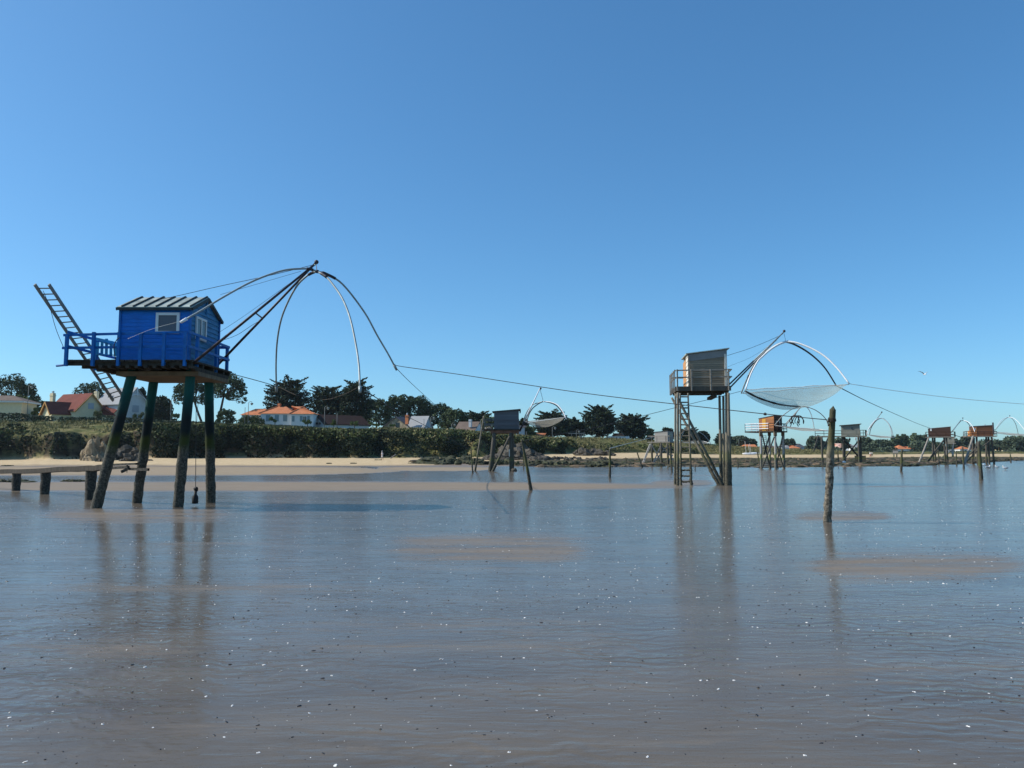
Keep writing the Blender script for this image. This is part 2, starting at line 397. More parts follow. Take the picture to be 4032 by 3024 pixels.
M['beamwood'] = plain('old_timber_beam', (.17,.12,.075), .85, .35, 2, .6, 10, .2, stretch=(1,4,2))
M['ladderwood'] = plain('grey_ladder_wood', (.25,.215,.18), .8, .3, 6, .4, 20, .2)
M['greywood'] = plain('grey_weathered_wood', (.27,.24,.20), .85, .32, 4, .5, 14, .2, stretch=(1,1,3))
M['siding'] = planks('grey_siding', (.29,.235,.17), .128, .8, .25)
M['greyboard'] = plain('grey_fibre_board', (.22,.22,.215), .8, .12, 2, .1)
M['whiteboard'] = plain('pale_and_sunlit_wood', (.66,.62,.54), .7, .15, 4, .2)
M['orangewood'] = plain('orange_door_wood', (.50,.25,.10), .7, .25, 4, .2)
M['steel'] = plain('galvanised_tube', (.30,.34,.34), .5, .25, 4, .05, metal=.25, spec=.4)
M['darksteel'] = plain('dark_painted_steel', (.045,.035,.040), .5, .3, 4, .1)
M['whitesteel'] = plain('white_and_sunlit_tube', (.80,.80,.80), .4, .08, 4, .05)
M['rope'] = plain('dark_rope', (.045,.045,.045), .9, .3, 9, .4, 40)
M['palerope'] = plain('pale_rope', (.66,.65,.60), .9, .25, 9, .4, 40)
M['tealpile'] = pile_mat('teal_pile', (.006,.085,.078), (.006,.014,.015), (.085,.078,.060), 2.0, 2.45, (.040,.052,.010))
M['foulpile'] = pile_mat('fouled_pile', (.05,.05,.035), (.05,.05,.035), (.060,.053,.042), 9, 9)
M['woodpile'] = pile_mat('wooden_pile', (.20,.175,.135), (.18,.16,.115), (.085,.078,.055), 1.5, 2.0, (.13,.125,.065))
M['stake'] = pile_mat('oyster_stake', (.085,.075,.06), (.085,.085,.04), (.075,.068,.052), 1.0, 1.3, (.085,.095,.03))
M['post'] = pile_mat('mooring_post', (.065,.058,.042), (.090,.085,.040), (.17,.145,.11), 1.85, 2.0, (.26,.22,.14))
M['farpile'] = pile_mat('pale_pile', (.40,.385,.36), (.42,.40,.36), (.17,.155,.12), 1.3, 2.0, (.17,.19,.07))
M['darkpile'] = pile_mat('dark_pile', (.10,.088,.07), (.09,.08,.06), (.075,.068,.05), 1.2, 1.6, (.09,.095,.04))
M['rust'] = plain('rusty_beam', (.17,.085,.055), .85, .4, 3, .5)
M['slatehut'] = planks('slate_grey_boards', (.125,.135,.15), .16, .7, .12)
M['brownhut'] = planks('brown_boards', (.085,.046,.032), .14, .8, .3)
M['russethut'] = planks('russet_boards', (.17,.075,.038), .16, .8, .3)
M['redhut'] = planks('red_cedar_boards', (.40,.165,.065), .15, .7, .2, gcol=.2)
M['greyhut'] = planks('silver_boards', (.36,.33,.29), .16, .8, .2)
M['greyhut2'] = planks('olive_grey_boards', (.26,.25,.20), .30, .8, .15)
M['sunlit_orange'] = plain('sunlit_orange_boards', (.62,.27,.09), .7, .15, 3)
M['rooffelt'] = plain('roof_felt', (.09,.085,.08), .85, .3, 3)
M['ochredoor'] = plain('ochre_door', (.60,.31,.045), .6, .1, 3)
M['net'] = netmat('pale_green_net', (.46,.52,.46), .38)
M['net_far'] = netmat('beige_net', (.60,.56,.46), .62)
M['net_grey'] = netmat('grey_net', (.34,.32,.26), .52)
M['rock'] = plain('shore_rock', (.085,.074,.058), .9, .7, 1.2, 1.0, 2.5, .2, dist=.25)
M['sandrock'] = plain('sandy_rock', (.27,.21,.135), .9, .6, .7, 1.0, 2.0, .2, dist=.3)
M['algrock'] = plain('weedy_rock', (.050,.052,.026), .8, .75, 1.2, 1.0, 3, .25, dist=.2)
M['shell'] = plain('white_shell', (.78,.76,.72), .5, .12, 60, .2, 300, .3, dist=.002)
M['mussel'] = plain('dark_shell', (.018,.018,.022), .4, .5, 60, .2, 300, .4, dist=.002)
M['skin'] = plain('skin', (.45,.27,.18), .6, .1)
M['cloth_white'] = plain('white_cloth', (.72,.70,.72), .9, .1)
M['cloth_dark'] = plain('dark_cloth', (.05,.05,.07), .9, .2)
M['cloth_red'] = plain('red_cloth', (.35,.08,.07), .9, .2)
M['feather'] = plain('white_feather', (.78,.78,.78), .8, .06)
M['feather_grey'] = plain('grey_feather', (.38,.40,.43), .8, .1)
M['beak'] = plain('yellow_beak', (.6,.35,.05), .6, .1)
M['black'] = plain('black_rubber', (.012,.012,.013), .6, .3)
M['bark'] = plain('bark', (.085,.062,.048), .95, .4, 3, .8, 9, .1, stretch=(1,1,.3))
M['pine'] = leafmat('pine_needles', (.022,.042,.020), (.105,.140,.060))
M['cypress'] = leafmat('cypress_foliage', (.011,.021,.013), (.062,.085,.038))
M['shrubleaf'] = leafmat('shrub_leaves', (.032,.050,.020), (.14,.17,.06))
M['brightleaf'] = leafmat('bright_leaves', (.055,.085,.020), (.15,.19,.055))
M['hedgeleaf'] = leafmat('tamarisk_hedge', (.030,.045,.026), (.125,.15,.09))
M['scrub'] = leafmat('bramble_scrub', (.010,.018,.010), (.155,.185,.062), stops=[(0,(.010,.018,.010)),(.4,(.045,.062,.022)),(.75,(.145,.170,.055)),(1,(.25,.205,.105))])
M['drygrass'] = leafmat('dry_dune_grass', (.09,.095,.032), (.30,.25,.115))
M['farleaf'] = leafmat('hazy_far_foliage', (.045,.070,.048), (.13,.16,.095))  # paler and greyer than near leaves: distance haze put into the colour
M['poplarleaf'] = leafmat('poplar_leaves', (.075,.11,.055), (.17,.21,.11))
M['cream'] = plain('cream_render', (.72,.62,.40), .9, .06, 2, .2)
M['whitewall'] = plain('white_render', (.70,.71,.70), .9, .06, 2, .2)
M['pinkwall'] = plain('pink_render', (.72,.46,.36), .9, .06, 2, .2)
M['greywall'] = plain('grey_render', (.42,.46,.50), .9, .08, 2, .2)
M['stonewall'] = plain('rubble_stone', (.33,.27,.185), .95, .45, 1.6, .8, 2, .2, dist=.06)
M['terracotta'] = tiles('terracotta_tiles', (.50,.185,.085))
M['redtile'] = tiles('dark_red_tiles', (.17,.050,.036))
M['shaderedtile'] = tiles('tree_shaded_red_tiles', (.026,.014,.012))  # red tiles darkened: the trees' shadow is put into the colour
M['slate'] = tiles('slate_roof', (.085,.085,.095))
M['palesl'] = tiles('pale_slate_roof', (.33,.33,.33), .12)
M['browntile'] = tiles('brown_tiles', (.16,.12,.095))
M['timberorange'] = plain('varnished_timber', (.45,.22,.06), .6, .2, 3)
M['shutter'] = plain('blue_grey_shutter', (.20,.28,.30), .6, .08, 3, .1)
M['lampgrey'] = plain('lamp_post_grey', (.16,.17,.16), .6, .2, 4)
M['lampwhite'] = plain('lamp_globe', (.65,.65,.62), .4, .05, 4)
M['concrete'] = plain('concrete', (.38,.35,.30), .9, .2, 2, .3)
def fouling(zf, amp=.28, fr=5.0):
    def f(p, t):
        a = amp * sm((zf + .3 - p.z) / .5)
        if a <= 0: return .015 * noise.noise(p * 3)
        q = p + Vector((math.cos(t), math.sin(t), 0)) * .15
        return a * (noise.noise(q * fr) + .6 * noise.noise(q * fr * 2.3) + .25)
    return f
def pile(name, base, top, r0, r1, mat, parent=None, zf=1.5, amp=.28, seg=10, bend=None, sink=.5, step=.12, loc=None):
    base = Vector(base); top = Vector(top); d = (top - base)
    b2 = base - d * (sink / max(.3, d.z))
    n = max(4, int((top - b2).length / step))
    pts = [b2.lerp(top, i/n) for i in range(n+1)]
    if bend: pts = [p + Vector(bend) * math.sin(math.pi*i/n) for i, p in enumerate(pts)]
    rs = [lerp(r0, r1, i/n) for i in range(n+1)]
    return MB().tube(pts, rs, seg, fouling(zf, amp, .55/max(r0,.05))).build(name, mat, parent, True, loc)
def lapwall(mb, F, ax, x0, x1, c, z0, zt, pitch, th=.022, out=-1, gable=None):
    """lap boards along one wall: ax 'x' (wall at y=c) or 'y' (wall at x=c); zt(t) the top edge height; gable clips the span"""
    z = z0; i = 0
    while True:
        zb = z + pitch
        lo, hi = x0, x1
        if gable:
            s = gable(min(zb, z + pitch*.9))
            if s is None: break
            lo, hi = s
        elif z >= max(zt(x0), zt(x1)): break
        def q(t, zz, o):
            zz = min(zz, zt(t)) if not gable else zz
            return F(t, c + o, zz) if ax == 'x' else F(c + o, t, zz)
        o = out * (th + .003 * random.random()); oi = out * .004
        if hi - lo > .05:
            mb.add([q(lo, z, o), q(hi, z, o), q(hi, zb, oi), q(lo, zb, oi), q(lo, z, 0), q(hi, z, 0)], [[0,1,2,3],[0,4,5,1]])
        z += pitch; i += 1
# ================================================================== blue fishing hut, front left
F = Fr(0, 0)
DB = 24.5
hx0, hx1 = P(474,1300,DB).x, P(747,1300,DB).x
hy0, hy1 = DB, DB + 2.40
zE = ZP(1210, DB); zF = 4.60; zR = ZP(1176, DB + 1.2)
hut = thing('fishing_hut', (-11.3, 25.7, 0), 'bright blue plank fishing hut with ribbed zinc roof on four leaning teal stilts', 'fishing hut', 'carrelet fishing huts along the shore')
yc = (hy0 + hy1) / 2
mb = MB()
mb.hexa([F(hx0,hy0,zF),F(hx1,hy0,zF),F(hx1,hy1,zF),F(hx0,hy1,zF)], [F(hx0,hy0,zE),F(hx1,hy0,zE),F(hx1,hy1,zE),F(hx0,hy1,zE)])
for x in (hx0, hx1): mb.poly([F(x,hy0,zE), F(x,hy1,zE), F(x,yc,zR-.03)])
lapwall(mb, F, 'x', hx0, hx1, hy0, zF, lambda t: zE, .125, .014, -1)
lapwall(mb, F, 'x', hx0, hx1, hy1, zF, lambda t: zE, .125, .014, 1)
gab = lambda z: (hy0, hy1) if z <= zE else ((lambda k: (hy0 + k, hy1 - k) if k < 1.15 else None)((z - zE) / (zR - .03 - zE) * (hy1 - hy0) / 2))
lapwall(mb, F, 'y', hy0, hy1, hx0, zF, None, .125, .014, -1, gab)
mb.build('walls', M['blue'], hut)
mb = MB(); lapwall(mb, F, 'y', hy0, hy1, hx1, zF, None, .15, .03, 1, gab)
mb.beam(F(hx1+.045, yc, zE - .02), F(hx1+.045, yc, zR-.1), .05, .05)
mb.build('gable_cladding', M['blue_worn'], hut)
for x, y in ((hx0-.012,hy0-.012),(hx1+.02,hy0-.02),(hx1+.02,hy1)): MB().box(F, x-.035, x+.035, y-.035, y+.035, zF, zE).build('corner_board', M['blue_rail'], hut)
# roof: two zinc slopes with standing seams
ov = .12; rx0, rx1 = hx0 - .09, hx1 + .10
def roofz(y): return zR + .03 - (zR - zE) / (yc - hy0) * abs(y - yc)
mb = MB()
for y0, y1 in ((hy0-ov, yc), (yc, hy1+ov)):
    b = [F(rx0,y0,roofz(y0)-.02),F(rx1,y0,roofz(y0)-.02),F(rx1,y1,roofz(y1)-.02),F(rx0,y1,roofz(y1)-.02)]
    mb.hexa(b, [p + Vector((0,0,.035)) for p in b])
roof = mb.build('roof', M['zinc'], hut)
mb = MB()
for i in range(7):
    x = lerp(rx0 + .16, rx1 - .06, i/6)
    for ys in (hy0-ov, hy1+ov): mb.beam(F(x, ys, roofz(ys)+.035), F(x, yc, roofz(yc)+.035), .035, .05)
mb.build('seam', M['zinc_dark'], roof)
mb = MB()
for s, y in ((-1, hy0-ov), (1, hy1+ov)):
    mb.beam(F(rx1+.012, y, roofz(y)-.055), F(rx1+.012, yc, roofz(yc)-.055), .03, .09)
    mb.beam(F(rx0-.012, y, roofz(y)-.055), F(rx0-.012, yc, roofz(yc)-.055), .03, .09)
    mb.beam(F(rx0, y-.012*-s, roofz(y)-.05), F(rx1, y-.012*-s, roofz(y)-.05), .025, .08)
mb.build('bargeboard', M['zinc_dark'], roof)
# windows
def window(F, ax, a0, a1, z0, z1, c, out, parent, fr=.07, mull=(), pane='glass', frame='white', d=.05):
    f = MB(); o = c + out*d; lo, hi = min(c, o), max(c, o)
    def bx(m, u0, u1, w0, w1, l=lo, h=hi):
        if ax == 'x': m.box(F, u0, u1, l, h, w0, w1)
        else: m.box(F, l, h, u0, u1, w0, w1)
    bx(f, a0, a0+fr, z0, z1); bx(f, a1-fr, a1, z0, z1); bx(f, a0+fr, a1-fr, z0, z0+fr); bx(f, a0+fr, a1-fr, z1-fr, z1)
    for k in mull: bx(f, lerp(a0,a1,k)-fr*.5, lerp(a0,a1,k)+fr*.5, z0+fr, z1-fr)
    w = f.build('window', M[frame], parent)
    g = MB(); pc = sorted((c + out*d*.35, c + out*d*.55))
    bx(g, a0+fr, a1-fr, z0+fr, z1-fr, pc[0], pc[1])
    g.build('pane', M[pane], w); return w
wx0, wx1 = P(616,1270,DB).x, P(709,1270,DB).x
window(F, 'x', wx0, wx1, ZP(1315,DB), ZP(1232,DB), hy0-.015, -1, hut, .085, (), 'pane_grey')
window(F, 'y', hy0+.35, hy0+1.18, ZP(1343,25.4), ZP(1256,25.4), hx1+.03, 1, hut, .07, (.5,), 'glass')
# deck
px0, px1, py0, py1 = -13.72, -9.80, 23.82, 27.25
mb = MB()
n = 30
for i in range(n):
    x0 = lerp(px0, px1, i/n); mb.box(F, x0+.006, lerp(px0, px1, (i+1)/n)-.006, py0 + random.uniform(-.04,.04), py1, 4.53 + random.uniform(-.006,.006), 4.59)
mb.build('deck', M['deckwood'], hut)
mb = MB()
for y in (23.95, 24.8, 25.7, 26.6, 27.15): mb.box(F, px0+.02, px1-.05, y-.05, y+.05, 4.42, 4.525)
mb.build('joist', M['deckwood'], hut)
mb = MB()
for i in range(11):
    x = lerp(-12.6, px1-.05, i/10); mb.box(F, x-.05, x+.05, 23.78, 24.25, 4.33, 4.415)
for x in (-12.9, -11.4, -9.95): mb.box(F, x-.08, x+.08, 24.28, 27.1, 4.30, 4.415)
mb.build('cross_beam', M['deckwood'], hut)
mb = MB(); mb.box(F, -12.45, -9.86, 24.45, 27.05, 4.165, 4.295); mb.build('support_slab', M['beamwood'], hut)
# railing
mb = MB()
zb, zt = 4.45, 5.46
fp = [px0+.05, -12.9+.05, -12.07, -11.40, -10.68, -10.03]
for i, x in enumerate(fp): mb.box(F, x-.042, x+.042, py0-.06, py0+.035, zb-.06, zt-.02-(.07 if i == 0 else 0))
mb.beam(F(px0-.12,py0+.08,zt-.10), F(-10.0,py0+.08,zt), .035, .075); mb.beam(F(px0-.14,py0+.08,zt-.50), F(-10.0,py0+.08,zt-.44), .035, .075)
for x in (px0+.02, -9.98):
    ys = (25.6, 27.15) if x < -11 else (24.6, 26.2, 27.2)
    for y in ys: mb.box(F, x-.045, x+.045, y-.05, y+.05, zb, zt)
    for h in (zt-.02, zt-.46): mb.beam(F(x+.06,py0-.05,h), F(x+.06,py1,h), .035, .08)
for x in (-13.0, -12.3): mb.box(F, x-.045, x+.045, py1-.05, py1+.04, zb, zt)
mb.beam(F(px0,py1-.1,zt-.03), F(-9.95,py1-.1,zt-.03), .035, .10); mb.beam(F(px0,py1-.1,zt-.47), F(-9.95,py1-.1,zt-.47), .035, .10)
mb.build('railing', M['blue_rail'], hut)
mb = MB(); mb.tube([F(px0-.42,py0+.3,4.43), F(px0+.3,py0+.3,4.50)], .035, 6); mb.build('outrigger', M['blue_rail'], hut)
# four stilts
for (bx, by), (tx, ty), td in (((378,2000),(531,1450),24.75), ((538,1981),(610,1478),26.7), ((701,1997),(754,1450),24.75), ((830,1979),(821,1465),26.75)):
    g = G(bx, by); pile('stilt', g, P(tx, ty, td) + Vector((0,0,.15)), .158, .152, M['tealpile'], hut, 1.75, .16, 14)
# ladder through the deck
t0, t1, q0, q1 = P(137,1120,24.0), P(193,1117,24.0), P(446,1578,27.6), P(487,1560,27.6)
q1 = Vector((q1.x, q0.y, q0.z + .12)); t1.z = t0.z
lad = thing('ladder', q0, 'long grey wooden ladder slanting up through the deck of the blue hut', 'ladder')
for a, b in ((t0, q0), (t1, q1)): MB().beam(a, b, .045, .095).build('side_rail', M['ladderwood'], lad)
for i in range(22):
    k = .03 + .95*i/21; MB().beam(t0.lerp(q0, k), t1.lerp(q1, k), .035, .03).build('rung', M['ladderwood'], lad)
def rope(name, pts, r, mat, label, cat='rope', group=None, seg=5):
    o = MB().tube(pts, r, seg).build(name, M[mat], None, True, Vector(pts[0])); return tag(o, label, cat, group)
rope('rope', path([(170,1145),(196,1210),(222,1300),(262,1395)], 24.2, 23.9), .009, 'rope', 'thin slack line from the ladder top to a blue railing post')
# slatted seat on the deck
seat = thing('deck_chair', (-13.0, 25.3, 4.59), 'pale blue slatted wooden chair on the open deck beside the blue hut', 'chair')
S = Fr(-13.08, 25.0, R(-25))
mb = MB()
for i in range(5):
    x = -.26 + i*.13; mb.beam(S(x, .30, 4.60+.30), S(x, .02+.10*abs(i-2), 5.42 - .05*abs(i-2)), .085, .02)
mb.beam(S(-.36,.0,5.40), S(.36,.06,5.27), .05, .09); mb.build('backrest', M['blue_light'], seat)
mb = MB()
for i in range(5): mb.beam(S(-.30, .30+i*.11, 4.93+i*.012), S(.30, .30+i*.11, 4.93+i*.012), .09, .02)
mb.build('seat', M['blue_light'], seat)
for x in (-.33, .33):
    MB().beam(S(x, .82, 4.59), S(x, .82, 5.15), .05, .07).build('leg', M['blue_light'], seat)
    MB().beam(S(x, .22, 4.59), S(x, .05, 5.40), .05, .07).build('leg', M['blue_light'], seat)
    MB().beam(S(x, .1, 5.14), S(x, .88, 5.17), .10, .025).build('armrest', M['blue_light'], seat)
# weight hanging below
hw = thing('hanging_weight', P(768,1983,26.0), 'black bottle shaped weight hanging on a cord under the blue hut', 'weight')
zb = P(768,1983,26.0)
MB().tube([zb, zb+Vector((0,0,.04)), zb+Vector((0,0,.22)), zb+Vector((0,0,.30)), zb+Vector((0,0,.42))], [.09,.105,.10,.045,.05], 10).build('bottle', M['black'], hw, True)
MB().ball(zb+Vector((.02,0,.47)), (.07,.06,.08), 7, 5, .3).build('knot', M['black'], hw, True)
MB().tube([zb+Vector((0,0,.5)), P(773,1470,26.0)], .011, 5).build('cord', M['rope'], hw)
rope('rope', cr([P(640,1478,26.4), P(648,1484,26.4), P(655,1492,26.4), P(648,1501,26.4), P(637,1496,26.4), P(633,1486,26.4), P(636,1478,26.4)], 5), .010, 'rope', 'small loop of dark rope hanging from the slab under the blue hut')
rope('rope', path([(462,1430),(462,1440),(448,1375),(458,1340),(470,1330)], 23.85, 23.75, 4), .014, 'rope', 'tangle of dark rope tied round the railing post by the blue wall')
# ------------------------------------------------------------------ lift net of the blue hut
lift = thing('lift_net_frame', P(845,1452,26.9), 'large frame of four curved grey tubes hung from the dark booms of the blue hut', 'lift net', 'lift net frames of the fishing huts')
tip = P(1240,1040,25.6); tip2 = P(1246,1032,25.6)
b0, b1 = P(766,1426,24.0), P(843,1452,27.2)
MB().tube([b0, tip], [.045,.036], 8).build('boom', M['darksteel'], lift, True); MB().tube([b1, tip2], [.045,.036], 8).build('boom', M['darksteel'], lift, True)
k = .485; MB().beam(b0.lerp(tip,k), b1.lerp(tip2,k), .035, .035).build('spreader', M['darksteel'], lift)
MB().ball(tip2, (.075,.075,.075), 8, 6).build('pulley', M['darksteel'], lift, True)
hub = P(1249,1069,25.4)
arcs = [([(1249,1069),(1222,1060),(1193,1058),(1125,1063),(1050,1085),(971,1119),(872,1174),(800,1218),(736,1255)], 25.4, 23.3),
        ([(1249,1069),(1285,1079),(1350,1120),(1434,1228),(1485,1320),(1525,1388),(1551,1436)], 25.4, 27.0),
        ([(1249,1069),(1228,1075),(1205,1089),(1172,1122),(1138,1180),(1108,1255),(1092,1340),(1087,1430),(1088,1522)], 25.4, 28.2),
        ([(1249,1069),(1275,1083),(1298,1104),(1345,1170),(1377,1248),(1400,1350),(1413,1440),(1417,1522)], 25.4, 22.9)]
for pp, d0, d1 in arcs:
    pts = path(pp, d0, d1, 5)
    a = MB().tube(pts, [lerp(.034,.029,i/(len(pts)-1)) for i in range(len(pts))], 8).build('arch', M['steel'], lift, True)
    L = pts[3:9]; MB().tube(L, .050, 8).build('sleeve', M['darksteel'], a, True)
    e = pts[-1]; e2 = e + (pts[-1]-pts[-3]).normalized()*.22
    MB().tube([e, e2], [.05,.04], 8).build('end_fitting', M['whitesteel'] if pp is arcs[0][0] else M['steel'], a, True)
MB().ball(hub, (.07,.07,.06), 8, 6).build('hub', M['darksteel'], lift, True)
MB().tube([tip2, hub+Vector((-.02,0,.03))], .012, 5).build('suspension_cable', M['darksteel'], lift)
pts = path([(1092,1526),(1109,1529),(1150,1549),(1200,1566),(1247,1574),(1300,1571),(1360,1551),(1412,1524)], 28.2, 22.9, 5)
rolled = MB().tube(pts, .012, 6, lambda p, t: .5*noise.noise(p*9)).build('rolled_net', M['deckwood'], None, True, pts[0]); tag(rolled, 'furled grey net drooping between two arch ends of the big frame', 'net')
rope('rope', path([(503,1334),(600,1295),(720,1263)], 23.6, 23.3, 4), .0045, 'palerope', 'pale line from the blue hut railing to the nearest end of its net frame', seg=5)
rope('rope', path([(540,1192),(670,1171),(860,1128),(1060,1085),(1238,1042)], 25.4, 25.6, 4), .010, 'rope', 'cable from the zinc roof of the blue hut up to its boom head')
rope('rope', path([(868,1160),(1000,1122),(1185,1068)], 24.9, 25.5, 4), .006, 'rope', 'thin cable running under the upper arch to the boom head of the blue hut')
rope('rope', path([(836,1326),(960,1245),(1100,1145),(1236,1045)], 26.9, 25.7, 4), .006, 'rope', 'thin cable from the rear corner of the blue hut to its boom head')
rope('rope', path([(836,1340),(880,1338),(935,1318),(990,1282),(1026,1262)], 26.9, 26.0, 4), .008, 'rope', 'slack line from the blue hut to the cross piece between its booms')
rope('rope', path([(866,1462),(950,1482),(1062,1513),(1090,1526)], 27.2, 28.2, 4), .013, 'rope', 'dark rope from the rear deck corner of the blue hut to a hanging arch end')
rope('rope', path([(1417,1526),(1486,1569),(1547,1611),(1598,1638),(1690,1684),(1856,1775)], 22.9, 74, 4), .018, 'rope', 'thin rope from a hanging arch end to a distant stake')
rope('rope', path([(1554,1440),(1561,1450),(1610,1500),(1677,1562),(1735,1614),(1800,1670)], 27.1, 60, 4), .012, 'rope', 'hair thin line slanting down from the right arch end of the blue hut')
rope('rope', path([(1554,1438),(1608,1447),(1800,1473),(2127,1523),(2300,1548),(2500,1573),(2750,1601),(3013,1630),(3150,1643),(3257,1653)], 27.1, 19.55, 4), .0125, 'rope', 'long dark mooring rope stretched from the blue net frame to the pointed post', seg=6)
kb = P(3135,1640,20.2)
tas = MB()
for i in range(9):
    a = kb + Vector((random.uniform(-.06,.06),0,0)); b = a + Vector((random.uniform(-.30,.42)*.6, random.uniform(-.1,.1), -random.uniform(.08,.2)))
    tas.tube(cr([a + Vector((0,0,.02)), a.lerp(b,.5)+Vector((random.uniform(-.05,.05),0,.05)), b, b+Vector((random.uniform(-.05,.05),0,-.08))],3), .012, 5)
tag(tas.build('seaweed', M['black'], None, True, kb), 'dark tassel of seaweed caught on the long mooring rope', 'seaweed')
kn = P(3013,1630,20.9); tag(MB().ball(kn, (.045,.04,.04), 7, 5, .3).build('knot', M['black'], None, True, kn), 'small dark knot on the long mooring rope left of the red hut', 'knot')
# ------------------------------------------------------------------ old walkway beside the blue hut
walk = thing('walkway', (-16, 29.5, 0), 'low weathered walkway beam on thick round posts left of the blue hut', 'walkway')
A = [P(-260,1858,43.0), P(0,1850,38.5), P(176,1842.5,33.6), P(354,1834,29.4), P(420,1829,28.0)]
mb = MB(); S_ = Vector((.35,.28,0))
prev = None; ring = []
for i, p in enumerate(cr(A, 6)):
    j = Vector((0,0,random.uniform(-.02,.02))); ring.append([p - S_*.12 + j, p + S_*.12 + j, p + S_*.12 + Vector((0,0,-.21))+j, p - S_*.12 + Vector((0,0,-.19))+j])
vs = [q for r in ring for q in r]; fs = []
for i in range(len(ring)-1):
    for k in range(4): fs.append([i*4+k, i*4+(k+1)%4, i*4+4+(k+1)%4, i*4+4+k])
fs.append([0,1,2,3]); fs.append([len(vs)-4,len(vs)-1,len(vs)-2,len(vs)-3])
mb.add(vs, fs); mb.build('beam', M['deckwood'], walk)
for px, py, t in ((62,1932.5,1853),(176,1946.5,1849),(354,1968,1840)):
    g = G(px, py); zt = P(px, t, g.y).z; pile('post', g, Vector((g.x, g.y, zt)), .165, .195, M['foulpile'], walk, 5, .12, 14, step=.08)
g = G(-190, 1921); pile('post', g, Vector((g.x, g.y, .95)), .165, .185, M['foulpile'], walk, 5, .12, 12, step=.1)
mb = MB()
mb.beam(P(415,1831,28.0), P(540,1826,26.9), .12, .07); mb.beam(P(440,1843,27.8), P(505,1839,27.2), .10, .09)
mb.beam(P(478,1858,27.2), P(508,1844,27.2), .07, .09); mb.beam(P(505,1846,27.2), P(585,1849,26.6), .07, .09)
mb.tube([P(500,1832,27.1), P(506,1847,27.1)], .03, 6); mb.tube([P(500,1846,27.1), P(500,1862,27.1)], .012, 5)
mb.build('broken_end', M['foulpile'], walk)
# ================================================================== tall grey hut on the right
def net_patch(name, c, sag, mat, label, nu=18, nv=10, belly=(0,0,0), rim=.02, cat='net', rimmat='palerope'):
    a, b, cc, d = [Vector(p) for p in c]   # near left, near right, far right, far left
    V = []; Fc = []
    for i in range(nu+1):
        for j in range(nv+1):
            u, v = i/nu, j/nv
            p = a.lerp(b, u).lerp(d.lerp(cc, u), v)
            k = (4*u*(1-u))**.8 * (4*v*(1-v) *.85 + .15*(4*v*(1-v) > 0)) 
            p = p - Vector((0,0,sag*k)) + Vector(belly)*k + Vector((0,0,.04*noise.noise(p*1.5)))
            V.append(p)
    for i in range(nu):
        for j in range(nv):
            o = i*(nv+1)+j; Fc.append([o,o+nv+1,o+nv+2,o+1])
    t = thing(name, a, label, cat, 'lift nets hanging over the flats')
    MB().add(V, Fc).build('mesh', M[mat], t, True)
    e = MB(); g = lambda i, j: V[i*(nv+1)+j]
    for L in ([g(i,0) for i in range(nu+1)], [g(i,nv) for i in range(nu+1)], [g(0,j) for j in range(nv+1)], [g(nu,j) for j in range(nv+1)]): e.tube(L, rim, 4)
    e.build('edge_rope', M[rimmat], t, True)
    return t
def slab_roof(mb, F, x0, x1, y0, y1, z0, z1, th=.06, ov=.15):
    k = (z1-z0)/(x1-x0); a, b = z0-k*ov, z1+k*ov
    bt = [F(x0-ov,y0-ov,a),F(x1+ov,y0-ov,b),F(x1+ov,y1+ov,b),F(x0-ov,y1+ov,a)]
    mb.hexa(bt, [p+Vector((0,0,th)) for p in bt])
def shed(mb, F, x0, x1, y0, y1, zf, z0, z1):
    mb.hexa([F(x0,y0,zf),F(x1,y0,zf),F(x1,y1,zf),F(x0,y1,zf)], [F(x0,y0,z0),F(x1,y0,z1),F(x1,y1,z1),F(x0,y1,z0)])
F = Fr(XP(2670,45), 45.0, R(6.3))
gh = thing('fishing_hut', F(1.5,1.5,0), 'tall grey clapboard fishing hut with ladder and brace poles right of centre', 'fishing hut', 'carrelet fishing huts along the shore')
zf = ZP(1522,45); zr0 = ZP(1394,45.2); zr1 = ZP(1374,44.9); x0, x1, y0, y1 = .72, 2.90, .22, 2.75
mb = MB(); shed(mb, F, x0, x1, y0, y1, zf, zr0-.03, zr1-.03)
ztf = lambda t: lerp(zr0, zr1, (t-x0)/(x1-x0)) - .42
lapwall(mb, F, 'x', x0, x1-.02, y0, zf, ztf, .125, .03, -1)
mb.build('walls', M['siding'], gh)
mb = MB(); mb.hexa([F(x0,y0-.05,ztf(x0)-.02),F(x1,y0-.05,ztf(x1)-.02),F(x1,y0-.004,ztf(x1)-.02),F(x0,y0-.004,ztf(x0)-.02)], [F(x0,y0-.05,zr0-.04),F(x1,y0-.05,zr1-.04),F(x1,y0-.004,zr1-.04),F(x0,y0-.004,zr0-.04)])
mb.build('upper_panel', M['greyboard'], gh)
mb = MB(); mb.box(F, x0-.02, x0-.004, y0, y0+1.0, zf, zr0-.05); lapwall(mb, F, 'y', y0, y0+1.0, x0-.02, zf, lambda t: zr0-.05, .25, .03, -1); mb.build('side_baked_light', M['whiteboard'], gh)  # sunlit left wall: the sun is put into a paler board colour
mb = MB(); mb.box(F, x0-.05, x0-.004, y0+1.02, y1, zf, zr0-.25); mb.build('door', M['orangewood'], gh)
MB().box(F, x1-.16, x1-.03, y0-.10, y0-.052, zf, zr1-.30).build('corner_board', M['whiteboard'], gh); MB().box(F, x0-.04, x0+.04, y0-.085, y0-.052, zf, zr0-.1).build('corner_board', M['greywood'], gh)  # right corner board paler: sunlight catching it is put into the colour
mb = MB(); slab_roof(mb, F, x0, x1, y0, y1, zr0-.01, zr1-.01, .05, .14); mb.build('roof', M['zinc'], gh)
